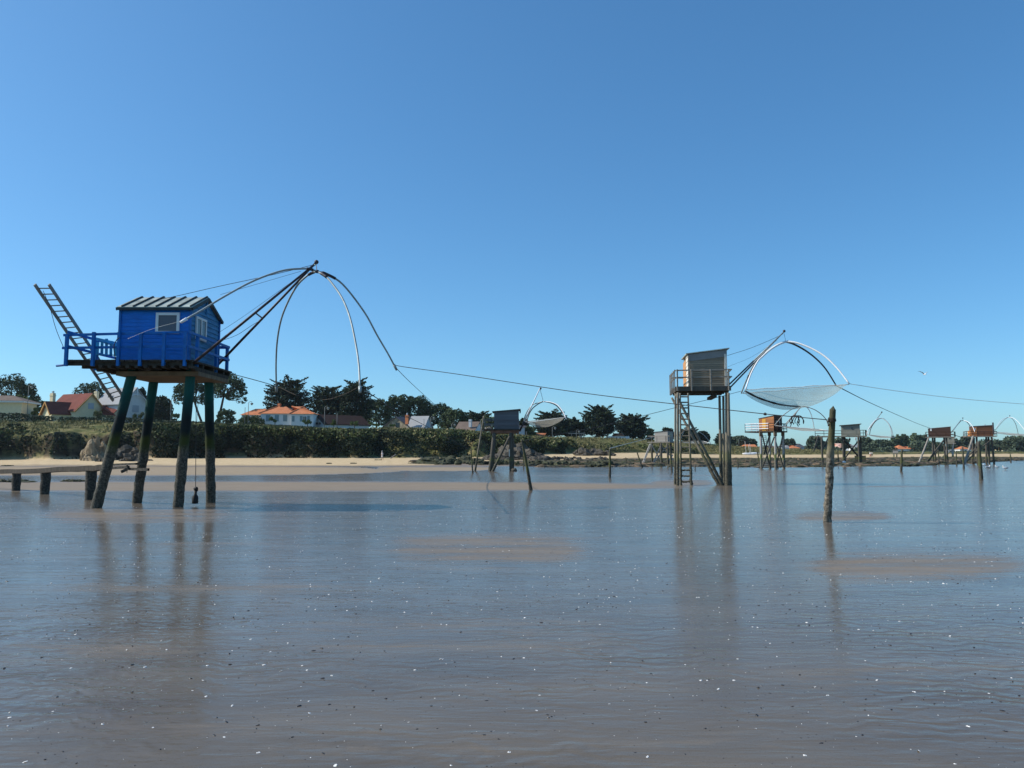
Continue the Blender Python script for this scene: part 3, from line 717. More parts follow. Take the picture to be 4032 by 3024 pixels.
# deck
W, D = 3.02, 3.1
mb = MB(); mb.box(F, 0, W, -.02, D, zf-.10, zf-.02); mb.build('deck', M['greywood'], gh)
mb = MB(); mb.box(F, -.03, W+.03, -.07, -.025, zf-.27, zf-.0); mb.box(F, -.07, -.035, -.02, D, zf-.27, zf-.0); mb.build('fascia', M['darkpile'], gh)
mb = MB()
for y in (.2, 1.1, 2.0, 2.9): mb.box(F, .05, W-.05, y-.07, y+.07, zf-.30, zf-.105)
mb.box(F, .1, 2.3, .3, .5, zf-.45, zf-.305); mb.box(F, 2.05, 2.3, .3, 2.6, zf-.62, zf-.455)
mb.build('joist', M['deckwood'], gh)
mb = MB()
for x in (.03, .84, 1.92, 2.92): mb.beam(F(x,-.12,zf-.26), F(x,-.12,zf+.98), .075, .075)
for h in (.93, .52): mb.beam(F(-.02,-.06,zf+h), F(W+.1,-.06,zf+h+.02), .05, .07)
for y in (.02, .8, 1.6, 2.3, 3.05): mb.beam(F(-.11,y,zf-.28), F(-.11,y,zf+.98), .045, .05)
for h in (.93, .52): mb.beam(F(-.06,-.05,zf+h), F(-.06,3.1,zf+h), .05, .06)
for h in (.80, .12): mb.beam(F(-.05,3.12,zf+h), F(1.2,3.12,zf+h), .05, .07)
for y in (1.5, 3.0): mb.beam(F(W+.06,y,zf-.2), F(W+.06,y,zf+.95), .075, .075)
for h in (.9, .5): mb.beam(F(W+.03,-.05,zf+h), F(W+.03,3.0,zf+h), .05, .06)
mb.build('railing', M['greywood'], gh)
def stilt(t, b, d, db, r0, r1, mat='woodpile', name='stilt', amp=.25, zf_=1.5, parent=None, step=.14, seg=10):
    g = G(*b); g = Vector((g.x, g.y, 0)) if db is None else P(b[0], b[1], db)
    return pile(name, g, P(t[0], t[1], d), r0, r1, M[mat], parent, zf_, amp, seg, step=step)
for t, b, d, r0, r1 in (((2659,1546),(2658,1903),45.9,.070,.050),((2669,1546),(2668,1910),44.3,.085,.075),((2833,1558),(2840,1904),45.9,.095,.072),((2848,1560),(2851,1903),46.6,.07,.07),((2862,1540),(2864,1909),45.3,.15,.10)):
    stilt(t, b, d, d-.4, r0, r1, parent=gh)
stilt((2868,1547),(2874,1909), 44.5, 44.4, .12, .075, 'woodpile', parent=gh)
stilt((2645,1566),(2827,1904), 46.5, 45.0, .095, .062, 'woodpile', 'brace', .45, 2.0, parent=gh)
stilt((2661,1552),(2843,1906), 44.5, 44.6, .095, .066, 'woodpile', 'brace', .35, 1.8, parent=gh)
lad = thing('ladder', G(2700,1911), 'weed covered wooden ladder climbing to the deck of the tall grey hut', 'ladder')
a0, a1, b0_, b1_ = G(2681,1911), G(2722,1911.5), P(2678,1548,44.6), P(2709,1548,44.6)
for a, b in ((a0,b0_),(a1,b1_)): pile('side_rail', a, b, .068, .045, M['woodpile'], lad, 1.0, .75, 8, step=.1)
for i in range(16):
    k = .04 + .92*i/15; p, q = a0.lerp(b0_,k), a1.lerp(b1_,k)
    MB().tube([p.lerp(q, t/8) for t in range(9)], .042, 7, fouling(1.0, .75, 9)).build('rung', M['woodpile'], lad, True)
# boom and net
lf = thing('lift_net_frame', P(2872,1522,45.4), 'pale lift net frame on twin booms reaching right from the tall grey hut', 'lift net', 'lift net frames of the fishing huts')
tip = P(3086,1307,46)
for a in (P(2868,1517,45.2), P(2871,1530,46.6)):
    k = .45; m_ = a.lerp(tip, k)
    MB().tube([a, m_], .045, 7).build('boom', M['darksteel'], lf, True); MB().tube([m_, tip], [.042,.034], 7).build('boom', M['steel'], lf, True)
MB().ball(tip + Vector((.03,0,.05)), .085, 8, 6).build('pulley', M['darksteel'], lf, True)
hub = P(3094,1345,46)
for pp, d1, mat in (([(3094,1345),(3115,1346),(3151,1354),(3205,1377),(3253,1407),(3300,1454),(3344,1511)],44,'whitesteel'), ([(3094,1345),(3125,1355),(3171,1380),(3215,1414),(3253,1455.5),(3293,1519)],48.3,'darksteel'),
                    ([(3094,1345),(3063,1356),(3030,1376),(3000,1401),(2980,1421),(2962,1448),(2948,1478),(2932,1514),(2919,1549)],48,'steel'), ([(3094,1345),(3065,1357),(3033,1377),(3003,1403),(2983,1424),(2956,1474),(2936,1532)],44,'whitesteel')):
    pts = path(pp, 46, d1, 5); MB().tube(pts, [lerp(.062,.042,i/(len(pts)-1)) for i in range(len(pts))], 7).build('arch', M[mat], lf, True)
MB().tube([tip, hub], .010, 5).build('suspension_cable', M['darksteel'], lf)
MB().beam(P(3080,1350,46), P(3104,1342,46), .09, .07).build('hub', M['darksteel'], lf)
net_patch('net', [P(2937,1534,44), P(3343,1513,44), P(3293,1519,48.3), P(2924,1549,48)], 1.25, 'net', 'large pale translucent net bellying under the frame of the tall grey hut', 26, 12, rim=.018)
mb = MB().tube(path([(2936,1541),(2990,1568),(3060,1590),(3110,1598),(3152,1601)], 44, 45.8, 5), [.055]*20+[.02], 6, lambda p,t: .3*noise.noise(p*6)); tag(mb.build('rolled_net', M['rope'], None, True, P(2936,1541,44)), 'dark gathered edge of the net beside the tall grey hut', 'net')
rope('rope', path([(2864,1400),(2960,1369),(3070,1322),(3084,1310)], 45.5, 46, 4), .012, 'rope', 'cable from the tall grey hut roof to its boom head')
rope('rope', path([(2866,1444),(2960,1405),(3060,1340)], 45.5, 46, 4), .006, 'rope', 'very thin line below the boom cable of the tall grey hut')
rope('rope', path([(3344,1511),(3520,1538),(3764,1568),(4032,1591),(4400,1616)], 44, 60, 4), .016, 'palerope', 'pale line running right across the sky from the corner of the translucent net')
rope('rope', path([(3296,1520),(3313,1529),(3446,1595),(3608,1666),(3663,1686)], 48.3, 158, 5), .035, 'rope', 'rope sloping from the translucent net down to the dark brown hut')
rope('rope', path([(2919,1540),(2815,1567),(2712,1592),(2545,1634),(2363,1679),(2200,1710),(2062,1736)], 48, 37.4, 4), .014, 'rope', 'rope running left from the translucent net to the leaning pole in mid beach')
# ------------------------------------------------------------------ posts in the foreground
g = G(3257,2056); tp = P(3279,1612,19.5)
post = thing('mooring_post', g, 'thick barnacled mooring post with pointed top standing alone at right', 'post')
pile('shaft', g, tp, .096, .074, M['post'], post, 1.9, .30, 14, step=.035)
MB().tube([tp - Vector((0,0,.01)), P(3281,1598,19.5)], [.074,.004], 8).build('pointed_top', M['post'], post)
mb = MB(); c = P(3276,1654,19.5)
for i in range(4):
    mb.tube([c + Vector((math.cos(t*math.pi/8)*.088, math.sin(t*math.pi/8)*.088, .02*i-.03+.01*math.sin(t+i))) for t in range(17)], .011, 5)
for dx, dz in ((-.10,-.01),(-.115,-.05),(-.10,-.12),(-.09,.03)): mb.ball(c + Vector((dx,-.03,dz)), (.025,.025,.04), 6, 4, .3)
tag(mb.build('rope_lashing', M['deckwood'], None, True, c), 'knotted rope lashing wound round the pointed mooring post', 'rope')
g = G(2089,1931); o = pile('mooring_pole', g, P(2054,1731,37.4), .088, .052, M['stake'], None, 1.1, .25, 10, bend=(.03,0,0), loc=g, step=.08); tag(o, 'leaning weathered pole in mid beach with a rope at its tip', 'pole')
def stk(t, b, r, label, d=None, mat='stake', zf_=.6):
    g = G(*b) if d is None else P(b[0], b[1], d)
    o = pile('stake', g, P(t[0], t[1], g.y), r*1.15, r*.8, M[mat], None, zf_, .2, 7, loc=g, step=.2); return tag(o, label, 'stake', 'stakes standing in the mud')
stk((1854,1769),(1861.5,1863.5), .075, 'thin dark stake left of the slate grey hut')
stk((1905,1638),(1870.5,1855), .10, 'tall bleached pole leaning against the slate grey hut deck', None, 'woodpile', 1.2)
stk((2061,1790),(2062,1848), .07, 'short thin stake just right of the slate grey hut legs')
stk((2402,1764),(2401,1881), .095, 'upright stake alone on the wet flat, roped to the small silver hut')
stk((2464,1800),(2468,1834), .07, 'tiny stake at the water edge near the silver hut', 125)
stk((2508,1780),(2529,1843), .10, 'stake leaning left beside the ladder of the silver hut')
stk((2638,1755),(2646,1861), .085, 'thin stake just left of the tall grey hut stilts')
stk((2737,1832),(2737,1853.5), .06, 'short stub of a stake behind the ladder of the tall grey hut')
stk((2904,1806),(2906,1840), .08, 'thin stake on the weedy edge between the grey and red huts', 113)
stk((2981,1775),(2993,1840), .10, 'crooked stake leaning just left of the red hut', 112)
stk((3551,1770),(3548,1857), .125, 'stout stake in the channel left of the dark brown hut')
stk((3853,1738),(3863,1888), .125, 'tall stout pole in the water before the orange hut')
stk((3790,1760),(3795,1846), .11, 'upright pole in the water left of the orange hut')
stk((3765,1780),(3767,1832), .11, 'stake at the rock edge under the small boarded hut', 134)
stk((3978,1788),(3980,1816), .16, 'dark stump on the rock flat right of the orange hut', 200)
stk((3694,1771),(3697,1819), .12, 'stake standing beneath the dark brown hut', 150)
stk((3624,1806),(3628,1822), .07, 'low pale stick at the foot of the leaning plank', 148, 'woodpile')
rope('rope', path([(2402,1765),(2470,1747),(2576,1720)], 59.1, 129, 4), .03, 'palerope', 'pale rope from the lone upright stake to the silver hut')
def zlin(F, x, px, py):  # height at the local point whose distance decides it
    return ZP(py, F(x,0,0).y)
def rails(F, pts, z, h, nr, mat, parent, w=.06, step=1.1, name='railing', dn=.15):
    mb = MB()
    for (xa,ya),(xb,yb) in zip(pts, pts[1:]):
        n = max(1, round(math.hypot(xb-xa,yb-ya)/step))
        for i in range(n+1): x, y = lerp(xa,xb,i/n), lerp(ya,yb,i/n); mb.beam(F(x,y,z-dn), F(x,y,z+h), w, w)
        for k in range(nr): zz = z + h*(1 - k/nr) - .03; mb.beam(F(xa,ya,zz), F(xb,yb,zz), w*.7, w*1.4)
    return mb.build(name, M[mat], parent)
def leg(t, b, d, r, mat, parent, name='stilt', db=None):
    q = TP(b[0], db or d); g = P(b[0], b[1], db or d)
    if g.z > q.z - .1: g.z = q.z - .1
    return pile(name, g, P(t[0], t[1], d), r*1.12, r, M[mat], parent, 1.1, .2, 7, sink=.5, step=.3)
# ================================================================== slate grey hut in mid beach (85 m)
D = 85.0; F = Fr(XP(1945,D), D, 0)
h = thing('fishing_hut', F(1.3,1.3,0), 'dark slate grey hut on heavy legs standing before the bluff in mid beach', 'fishing hut', 'carrelet fishing huts along the shore')
x1 = XP(2043,D) - XP(1945,D); zf = ZP(1689,D); z0, z1 = ZP(1622,D), ZP(1614,D)
mb = MB(); shed(mb, F, 0, x1, 0, 2.6, zf, z0-.02, z1-.02); mb.build('walls', M['slatehut'], h)
mb = MB(); slab_roof(mb, F, 0, x1, 0, 2.6, z0, z1, .09, .20); mb.box(F, x1+.1, x1+.22, -.2, 2.8, z1-.22, z1-.01); mb.build('roof', M['rooffelt'], h)
dx = XP(1906,D) - XP(1945,D)
mb = MB(); mb.box(F, dx, x1+.05, -.45, 3.0, zf-.16, zf-.01); mb.build('deck', M['deckwood'], h)
mb = MB(); mb.box(F, -.35, x1+.03, -.30, -.05, zf-.45, zf-.165); mb.box(F, -.35, x1+.03, 2.4, 2.65, zf-.45, zf-.165); mb.build('support_beam', M['rust'], h)
rails(F, [(dx+.05,-.4),(x1,-.4)], zf, 1.08, 2, 'slatehut', h, .065, 1.3); rails(F, [(dx+.05,2.9),(x1,2.9)], zf, 1.05, 2, 'slatehut', h, .065, 1.3); rails(F, [(x1,-.4),(x1,2.9)], zf, 1.05, 2, 'slatehut', h, .06, 1.6)
for t, b, d, r in (((1946,1705),(1930,1856),84.8,.20),((1950,1703),(1938,1853),87,.13),((2010,1705),(2013,1856),84.8,.17),((2017,1704),(2019,1854),87,.15)): leg(t, b, d, r, 'darkpile', h)
leg((2007,1718),(1938,1855), 84.5, .13, 'darkpile', h, 'brace', 84.5)
mb = MB()
mb.beam(P(1946.5,1720,86.4), P(1940,1790,86.0), .10, .10); mb.beam(P(1943,1745,86), P(1938,1795,85.6), .08, .1)
mb.beam(P(2005.5,1769,84.4), P(2005.5,1798,84.4), .09, .1); mb.build('protection_board', M['whiteboard'], h)
mb = MB()
for i in range(5): p = F(lerp(dx,-.2,.2+.15*i), 1.2, zf); mb.box(Fr(p.x,p.y,random.random()), -.12,.12,-.12,.12, zf, zf+random.uniform(.15,.4))
tag(mb.build('fishing_gear', M['greywood'], None, False, F(dx,1.2,zf)), 'jumble of small gear on the open deck of the slate grey hut', 'gear')
tag(MB().ball(P(2024,1851,84), (.28,.22,.2), 8, 6, .4).build('rock', M['rock'], None, True, P(2024,1851,84)), 'lone small rock at the foot of the slate grey hut', 'rock')
lf = thing('lift_net_frame', P(2046,1697,85), 'white lift net boom and arches beside the slate grey hut', 'lift net', 'lift net frames of the fishing huts')
tip = P(2126,1529.5,86)
for a, mt in ((P(2045,1697,85.2),'whitesteel'),(P(2047,1699,87.5),'whitesteel')):
    k = .22; MB().tube([a, a.lerp(tip,k)], .07, 6).build('boom', M['darksteel'], lf, True); MB().tube([a.lerp(tip,k), tip], .058, 6).build('boom', M[mt], lf, True)  # upper poles whiter: sunlight on them put into the tube colour
MB().ball(tip + Vector((.07,0,0)), .12, 8, 6).build('pulley', M['darksteel'], lf, True)
MB().tube([tip, P(2139,1581,86)], .02, 4).build('suspension_cable', M['darksteel'], lf)
for pp, d1, mt in (([(2139,1581),(2120,1586),(2101,1592),(2088,1603),(2076,1620),(2067,1640),(2063,1658)],88,'steel'),([(2139,1581),(2122,1589),(2106,1600),(2094,1612),(2084,1629),(2077,1650),(2075,1664)],84,'darksteel'),
                   ([(2139,1581),(2166,1583),(2193,1593),(2208,1608),(2220,1628),(2228,1648)],84,'whitesteel'),([(2139,1581),(2163,1585),(2188,1595),(2205,1612),(2217,1628),(2223,1643)],88,'darksteel')):
    MB().tube(path(pp, 86, d1, 4), .055, 6).build('arch', M[mt], lf, True)
net_patch('net', [P(2076,1665,84), P(2224,1643,84), P(2221,1645,88), P(2066,1660,88)], .80, 'net_grey', 'grey net swagged under the white frame by the slate grey hut', 14, 8, rim=.03)
# ================================================================== silver hut (129 m)
D = 129.0; F = Fr(XP(2630,D), D, R(36)); wl, wr = 2.35, 2.2
h = thing('fishing_hut', F(-1.1,1.1,0), 'small silver grey plank hut on crossed legs behind the tall grey hut', 'fishing hut', 'carrelet fishing huts along the shore')
zf = ZP(1739,D); z1 = ZP(1697.5,D); z0 = z1 - .14
mb = MB(); shed(mb, F, -wl, 0, 0, wr, zf, z0-.02, z1-.02); mb.build('walls', M['greyhut'], h)
mb = MB(); slab_roof(mb, F, -wl, 0, 0, wr, z0, z1, .07, .08); mb.build('roof', M['rooffelt'], h)
window(F, 'y', .5, 1.6, zf+.75, zf+1.5, .02, 1, h, .07, (.33,.66), 'darkglass', 'greyhut', .04)
mb = MB(); mb.box(F, -3.3, .7, -.7, wr+.6, zf-.16, zf-.01); mb.build('deck', M['greywood'], h)
rails(F, [(-3.25,wr),(-3.25,-.65),(0,-.65),(.65,-.65)], zf, .95, 1, 'greywood', h, .08, 1.7)
for t, b, d in (((2566,1745),(2568,1833),128.4),((2603,1745),(2605,1832),127),((2628,1745),(2631,1833),126.5),((2600,1745),(2603,1832),132),((2641,1745),(2642,1831),130)): leg(t, b, d, .16, 'darkpile', h)
mb = MB()
for a, b in (((2566,1752),(2604,1818)),((2602,1755),(2570,1826)),((2600,1750),(2626,1784)),((2627,1757),(2604,1784)),((2604,1784),(2570,1828)),((2629,1780),(2652,1812)),((2650,1790),(2630,1818))):
    mb.beam(P(*a,127.3), P(*b,127.3), .12, .16)
mb.build('brace', M['greyhut'], h)
l2 = thing('ladder', TP(2530,127), 'leaning wooden ladder at the left side of the silver hut', 'ladder')
for o in (-2.2, 2.2): MB().beam(P(2561+o,1748,128), P(2529+o,1832,126.5), .12, .12).build('side_rail', M['greyhut'], l2)
for i in range(10): k = (i+.5)/10; MB().beam(P(lerp(2559,2527,k),lerp(1748,1832,k),lerp(128,126.5,k)), P(lerp(2563,2531,k),lerp(1748,1832,k),lerp(128,126.5,k)), .06, .06).build('rung', M['greyhut'], l2)
net_patch('net', [P(2672,1742,126), P(2800,1746,126), P(2770,1737,131), P(2690,1738,131)], .25, 'net_grey', 'flat pale net stretched low right of the silver hut', 10, 6, rim=.03)
lf = thing('lift_net_frame', P(2655,1742,128), 'thin lift net arches and boom of the silver hut half hidden by trees', 'lift net', 'lift net frames of the fishing huts')
for pp, mt in (([(2655,1742),(2680,1712),(2700,1685)],'greywood'),([(2700,1688),(2730,1692),(2765,1708),(2785,1728),(2798,1745)],'steel'),([(2700,1688),(2690,1705),(2683,1725),(2676,1742)],'steel')):
    MB().tube(path(pp,128,128,4), .05, 5).build('arch' if mt == 'steel' else 'boom', M[mt], lf, True)
# ================================================================== red hut (100 m)
D = 100.0; F = Fr(XP(3051,D), D, R(48)); wl, wr = 2.12, 2.0
h = thing('fishing_hut', F(-1,1,0), 'red cedar hut with ochre door and white deck rails on pale square legs', 'fishing hut', 'carrelet fishing huts along the shore')
zf = ZP(1696,D); z1 = ZP(1637,D); z0 = ZP(1649,D+1.6)
mb = MB(); shed(mb, F, -wl, 0, 0, wr, zf, z0-.02, z1-.02); mb.build('walls', M['redhut'], h)
mb = MB(); mb.box(F, .003, .03, 0, wr, zf, z1-.05); mb.build('side_baked_light', M['brownhut'], h)  # right wall's shade put into a darker board colour
mb = MB(); slab_roof(mb, F, -wl, 0, 0, wr, z0, z1, .06, .06); mb.build('roof', M['rooffelt'], h)
mb = MB(); mb.box(F, -1.62, -1.12, -.04, -.004, zf, zf+1.55); mb.build('door', M['ochredoor'], h)
for a in (.35, 1.15): window(F, 'y', a, a+.45, zf+.75, zf+1.35, .03, 1, h, .05, (), 'glass', 'brownhut', .03)
mb = MB(); mb.box(F, -3.75, .45, -.75, wr+.5, zf-.18, zf-.01); mb.build('deck', M['deckwood'], h)
rails(F, [(-3.7,wr+.4),(-3.7,-.72),(-.35,-.72)], zf, .98, 3, 'whitesteel', h, .06, 1.7)
rails(F, [(-.35,-.72),(.42,-.72),(.42,wr+.45),(-.3,wr+.45)], zf, .95, 3, 'brownhut', h, .06, .9)
for t, b, d in (((2995,1700),(2997,1846),100.2),((3029,1700),(3032,1846),103),((3052,1700),(3054,1846),98.8),((3082,1700),(3086,1846),101.5)):
    leg(t, b, d, .14, 'farpile', h); mb = MB(); q = P(t[0],t[1],d); mb.beam(q-Vector((0,0,.55)), q, .34, .34); mb.build('leg_collar', M['beamwood'], h)
for a, b, dd in (((3049,1720),(3000,1846),98.6),((2999,1703),(3029,1828),101),((3053,1735),(3085,1840),99),((3082,1715),(3055,1842),100),((3030,1712),(3008,1790),101),((3086,1705),(3090,1846),102),((2991,1703),(2999,1800),101),((3045,1780),(3064,1846),100)): 
    MB().beam(P(*a,dd), P(*b,dd), .14, .14).build('brace', M['darkpile'], h)
st = thing('staircase', TP(3012,105), 'narrow stair of pale treads rising between the legs of the red hut', 'stairs')
mb = MB()
for i in range(17):
    k = i/16; a = P(lerp(3016,3007,k), lerp(1838,1716,k), lerp(102.5,104.5,k)); mb.box(Fr(a.x,a.y), -.28, .28, -.12, .12, a.z-.03, a.z+.03)
mb.build('tread', M['whiteboard'], st)
mb = MB()
for o in (-.3, .3): mb.beam(P(3016,1841,102.5)+Vector((o,0,0)), P(3007,1714,104.5)+Vector((o,0,0)), .05, .16)
mb.build('stringer', M['darkpile'], st)
lf = thing('lift_net_frame', P(3096,1690,101), 'lift net boom and arches of the red hut under the hanging net', 'lift net', 'lift net frames of the fishing huts')
tip = P(3152,1604,101)
for a in ((3074,1690),(3092,1678)): MB().tube([P(*a,100), tip], .05, 6).build('boom', M['greyhut'], lf, True)
for pp, d1, mt in (([(3155,1602),(3139,1604),(3113,1614),(3081,1638),(3062,1660),(3050,1674)],98,'greyhut'),([(3158,1601),(3177,1604),(3191,1625),(3200,1654),(3206,1688)],104,'whitesteel'),([(3158,1601),(3172,1601),(3207,1613),(3234,1631),(3254,1654),(3262,1676)],98,'darksteel'),([(3155,1602),(3140,1618),(3125,1648),(3112,1680)],104,'darksteel')):
    MB().tube(path(pp,101,d1,4), .052, 6).build('arch', M[mt], lf, True)
net_patch('net', [P(3052,1676,98), P(3262,1696,98), P(3224,1690,104), P(3112,1681,104)], .35, 'net_far', 'flat beige net stretched right of the red hut', 12, 6, rim=.035)
# ================================================================== olive hut with porthole (140 m)
D = 140.0; F = Fr(XP(3317,D), D, R(21)); s = 1/math.cos(R(21)) ; W = (XP(3386,D)-XP(3317,D))*.97
h = thing('fishing_hut', F(1.5,1.3,0), 'olive grey hut with a round porthole and long side deck on crossed legs', 'fishing hut', 'carrelet fishing huts along the shore')
zf = ZP(1716,D); z0, z1 = ZP(1676,D), ZP(1670.5,D-1)
mb = MB(); shed(mb, F, 0, W, 0, 2.4, zf, z0-.02, z1-.02); mb.build('walls', M['greyhut2'], h)
mb = MB(); slab_roof(mb, F, 0, W, 0, 2.4, z0, z1, .09, .28); mb.build('roof', M['rooffelt'], h)
c = F(W*.57, -.012, lerp(z0,z1,.5)-.62); mb = MB(); mb.tube([c, c - F.ey*.05], .20, 16); pr = mb.build('porthole', M['slatehut'], h); MB().tube([c - F.ey*.051, c - F.ey*.06], .15, 14).build('pane', M['darkglass'], pr)
mb = MB()
for x in (.3*W, .84*W): mb.box(F, x-.09, x+.09, -.10, -.01, zf-.05, zf+.28)
mb.box(F, .32*W, .80*W, -.03, -.004, zf+.1, zf+.95); mb.build('hatch', M['greyhut2'], h)
xl, xr = -4.45, W+1.05
mb = MB(); mb.box(F, xl, xr, -.5, 2.7, zf-.2, zf-.01); mb.build('deck', M['greyhut2'], h)
rails(F, [(0,-.45),(xl+.05,-.45),(xl+.05,2.6)], zf, .92, 2, 'darkpile', h, .07, 1.7); rails(F, [(W,-.45),(xr-.05,-.45),(xr-.05,2.6)], zf, .98, 2, 'darkpile', h, .07, .6)
for t, b, d in (((3235,1718),(3239,1830),139),((3319,1718),(3322,1827),140),((3325,1718),(3326,1824),142),((3379,1718),(3384,1826),138.5),((3388,1718),(3391,1826),140)): leg(t, b, d, .17, 'darkpile', h)
for a, b in (((3324,1737),(3390,1806)),((3322,1735),(3386,1805)),((3382,1733),(3324,1808)),((3262,1722),(3240,1768)),((3222,1718),(3204,1776))): MB().beam(P(*a,139.4), P(*b,139.4), .16, .2).build('brace', M['darkpile'], h)
mb = MB(); q = TP(3385,139.6); mb.box(Fr(q.x,q.y,R(21)), -1.3, .5, -.4, .6, .2, 1.7); mb.build('base_panel', M['darkpile'], h)
hw = thing('hanging_weight', P(3345,1733,139), 'dark can hanging on a cord beneath the olive grey hut', 'weight')
MB().tube([P(3345.5,1734,139), P(3345.5,1725.5,139)], .17, 8).build('can', M['black'], hw); MB().tube([P(3345.5,1725.5,139), P(3345.5,1718,139)], .03, 4).build('cord', M['rope'], hw)
lf = thing('lift_net_frame', P(3410,1706,138), 'slender lift net boom and arch right of the olive grey hut', 'lift net', 'lift net frames of the fishing huts')
for d in (138, 140.5): MB().tube([P(3410,1705,d), P(3472,1624,139.5)], .055, 5).build('boom', M['greywood'], lf, True)
MB().ball(P(3472,1623,139.5), .14, 7, 5).build('pulley', M['darksteel'], lf, True)
for pp, d1, mt in (([(3471,1647),(3453,1650),(3435,1667),(3421,1687),(3413,1710)],136,'whitesteel'),([(3471,1647),(3480,1649),(3497,1665),(3509,1685),(3517,1716)],142,'whitesteel'),([(3471,1647),(3479,1650),(3495,1664),(3506,1685),(3511,1714)],136,'steel'),([(3471,1647),(3456,1652),(3440,1668),(3428,1690),(3424,1712)],142,'darksteel')):
    MB().tube(path(pp,139,d1,4), .06, 5).build('arch', M[mt], lf, True)
net_patch('net', [P(3413,1711,136), P(3516,1722,136), P(3520,1721,142), P(3424,1713,142)], .3, 'net_far', 'thin pale net sagging right of the olive grey hut', 10, 6, rim=.04)
for i,(a,b) in enumerate((((3256,1773),(3257,1823)),((3276,1776),(3282,1829)),((3298,1772),(3302,1825)))):
    stk(a, b, .12, ('first from left','middle','last before the barnacled post')[i] + ' of three stakes under the long deck of the olive hut' if i < 2 else 'stake just left of the barnacled post below the olive hut deck', 136)
# ================================================================== dark brown hut (158 m)
D = 157.0; F = Fr(XP(3660,D), D, R(27)); W = 3.95
h = thing('fishing_hut', F(1.8,1.3,0), 'dark brown boarded hut with a slanting plank leg on the rocky flat', 'fishing hut', 'carrelet fishing huts along the shore')
zf = ZP(1720,D); z0, z1 = ZP(1688,D), ZP(1681,D-1)
mb = MB(); shed(mb, F, 0, W, 0, 2.6, zf, z0-.02, z1-.02); mb.build('walls', M['brownhut'], h)
mb = MB(); slab_roof(mb, F, 0, W, 0, 2.6, z0, z1, .08, .06); mb.build('roof', M['palesl'], h)
mb = MB(); mb.box(F, .34, .60, -.05, -.005, zf+1.15, zf+1.65); mb.build('window', M['white'], h)
mb = MB(); mb.box(F, -.5, W+.75, -.6, 3.0, zf-.16, zf-.01); mb.build('deck', M['greywood'], h)
rails(F, [(-.45,2.8),(-.45,-.55),(W+.7,-.55),(W+.7,2.8)], zf, .95, 2, 'brownhut', h, .08, 1.5)
for t, b, d in (((3672,1722),(3674,1814),157),((3680,1722),(3683,1815),158),((3717,1722),(3722,1812),156),((3726,1722),(3731,1817),155.5)): leg(t, b, d, .17, 'darkpile', h)
leg((3656,1726),(3618,1815), 156, .17, 'greywood', h, 'plank_leg', 152)
for a, b in (((3714,1735),(3651,1816)),((3717,1732),(3657,1815)),((3706,1753),(3680,1790))): MB().beam(P(*a,155), P(*b,154.5), .17, .2).build('brace', M['darkpile'], h)
lf = thing('lift_net_frame', P(3743,1708,156), 'lift net arch between the dark brown hut and the orange hut', 'lift net', 'lift net frames of the fishing huts')
for d in (156,158): MB().tube([P(3743,1706,d), P(3783,1655,157)], .06, 5).build('boom', M['darksteel'], lf, True)
MB().ball(P(3791,1646,157), .12, 7, 5).build('pulley', M['darksteel'], lf, True)
MB().beam(P(3784,1657,157), P(3794,1656,157), .12, .1).build('hub', M['darksteel'], lf); MB().tube([P(3791,1646,157), P(3791,1656,157)], .03, 4).build('suspension_cable', M['darksteel'], lf)
for pp, d1, mt in (([(3794,1656),(3807,1659),(3821,1668),(3832,1684),(3838,1700)],153,'whitesteel'),([(3794,1656),(3805,1660),(3813,1668),(3821,1682),(3825,1697)],161,'steel'),([(3784,1657),(3768,1675),(3752,1697)],153,'steel')):
    MB().tube(path(pp,157,d1,4), .065, 5).build('arch', M[mt], lf, True)
rope('rope', path([(3743,1711),(3770,1717),(3800,1727),(3822,1736)], 157, 162, 3), .06, 'rope', 'furled dark net rope strung from the dark brown hut to the orange hut')
# ================================================================== orange and brown hut (163 m)
D = 163.0; F = Fr(XP(3853,D), D, R(20)); W = 2.95
h = thing('fishing_hut', F(1.3,1.3,0), 'red brown hut with sunlit orange side wall and stove pipe on many legs', 'fishing hut', 'carrelet fishing huts along the shore')
zf = ZP(1717,D); z0, z1 = ZP(1679,D), ZP(1675,D)
mb = MB(); shed(mb, F, -1.0, W, 0, 2.5, zf, z0-.02, z1-.02); mb.build('walls', M['russethut'], h)
mb = MB(); mb.box(F, -1.0, -.02, -.04, -.004, zf, z0-.15); mb.build('sunlit_front_bay', M['redhut'], h)  # lit bay in brighter boards: sunlight put into the colour
mb = MB(); mb.box(F, -1.35, -1.0, .3, 2.4, zf, z0-.85); mb.build('sunlit_side_porch', M['sunlit_orange'], h)  # sunlight on the left side put into the bright orange
mb = MB(); slab_roof(mb, F, -1.0, W, 0, 2.5, z0, z1, .08, .1); mb.build('roof', M['palesl'], h)
mb = MB(); mb.tube([F(W-.05,-.12,zf+.3), F(W-.05,-.12,z1+.55)], .15, 8); mb.build('stove_pipe', M['darksteel'], h)
window(F, 'x', -.65, -.25, z0-.75, z0-.35, -.04, -1, h, .05, (), 'glass', 'white', .03)
tag(MB().ball(F(1.6,.6,lerp(z0,z1,.7)+.20), (.14,.1,.12), 7, 5).build('gull', M['feather_grey'], None, True, F(1.6,.6,z1)), 'small grey bird perched on the roof of the orange hut', 'gull')
mb = MB(); mb.box(F, -2.2, W+.5, -.6, 2.8, zf-.16, zf-.01); mb.build('deck', M['greywood'], h)
rails(F, [(-2.1,2.6),(-2.1,-.55),(-.1,-.55)], zf, 1.0, 2, 'brownhut', h, .08, 1.3); rails(F, [(0,-.55),(W+.45,-.55),(W+.45,2.7)], zf, .95, 2, 'brownhut', h, .08, 1.3)
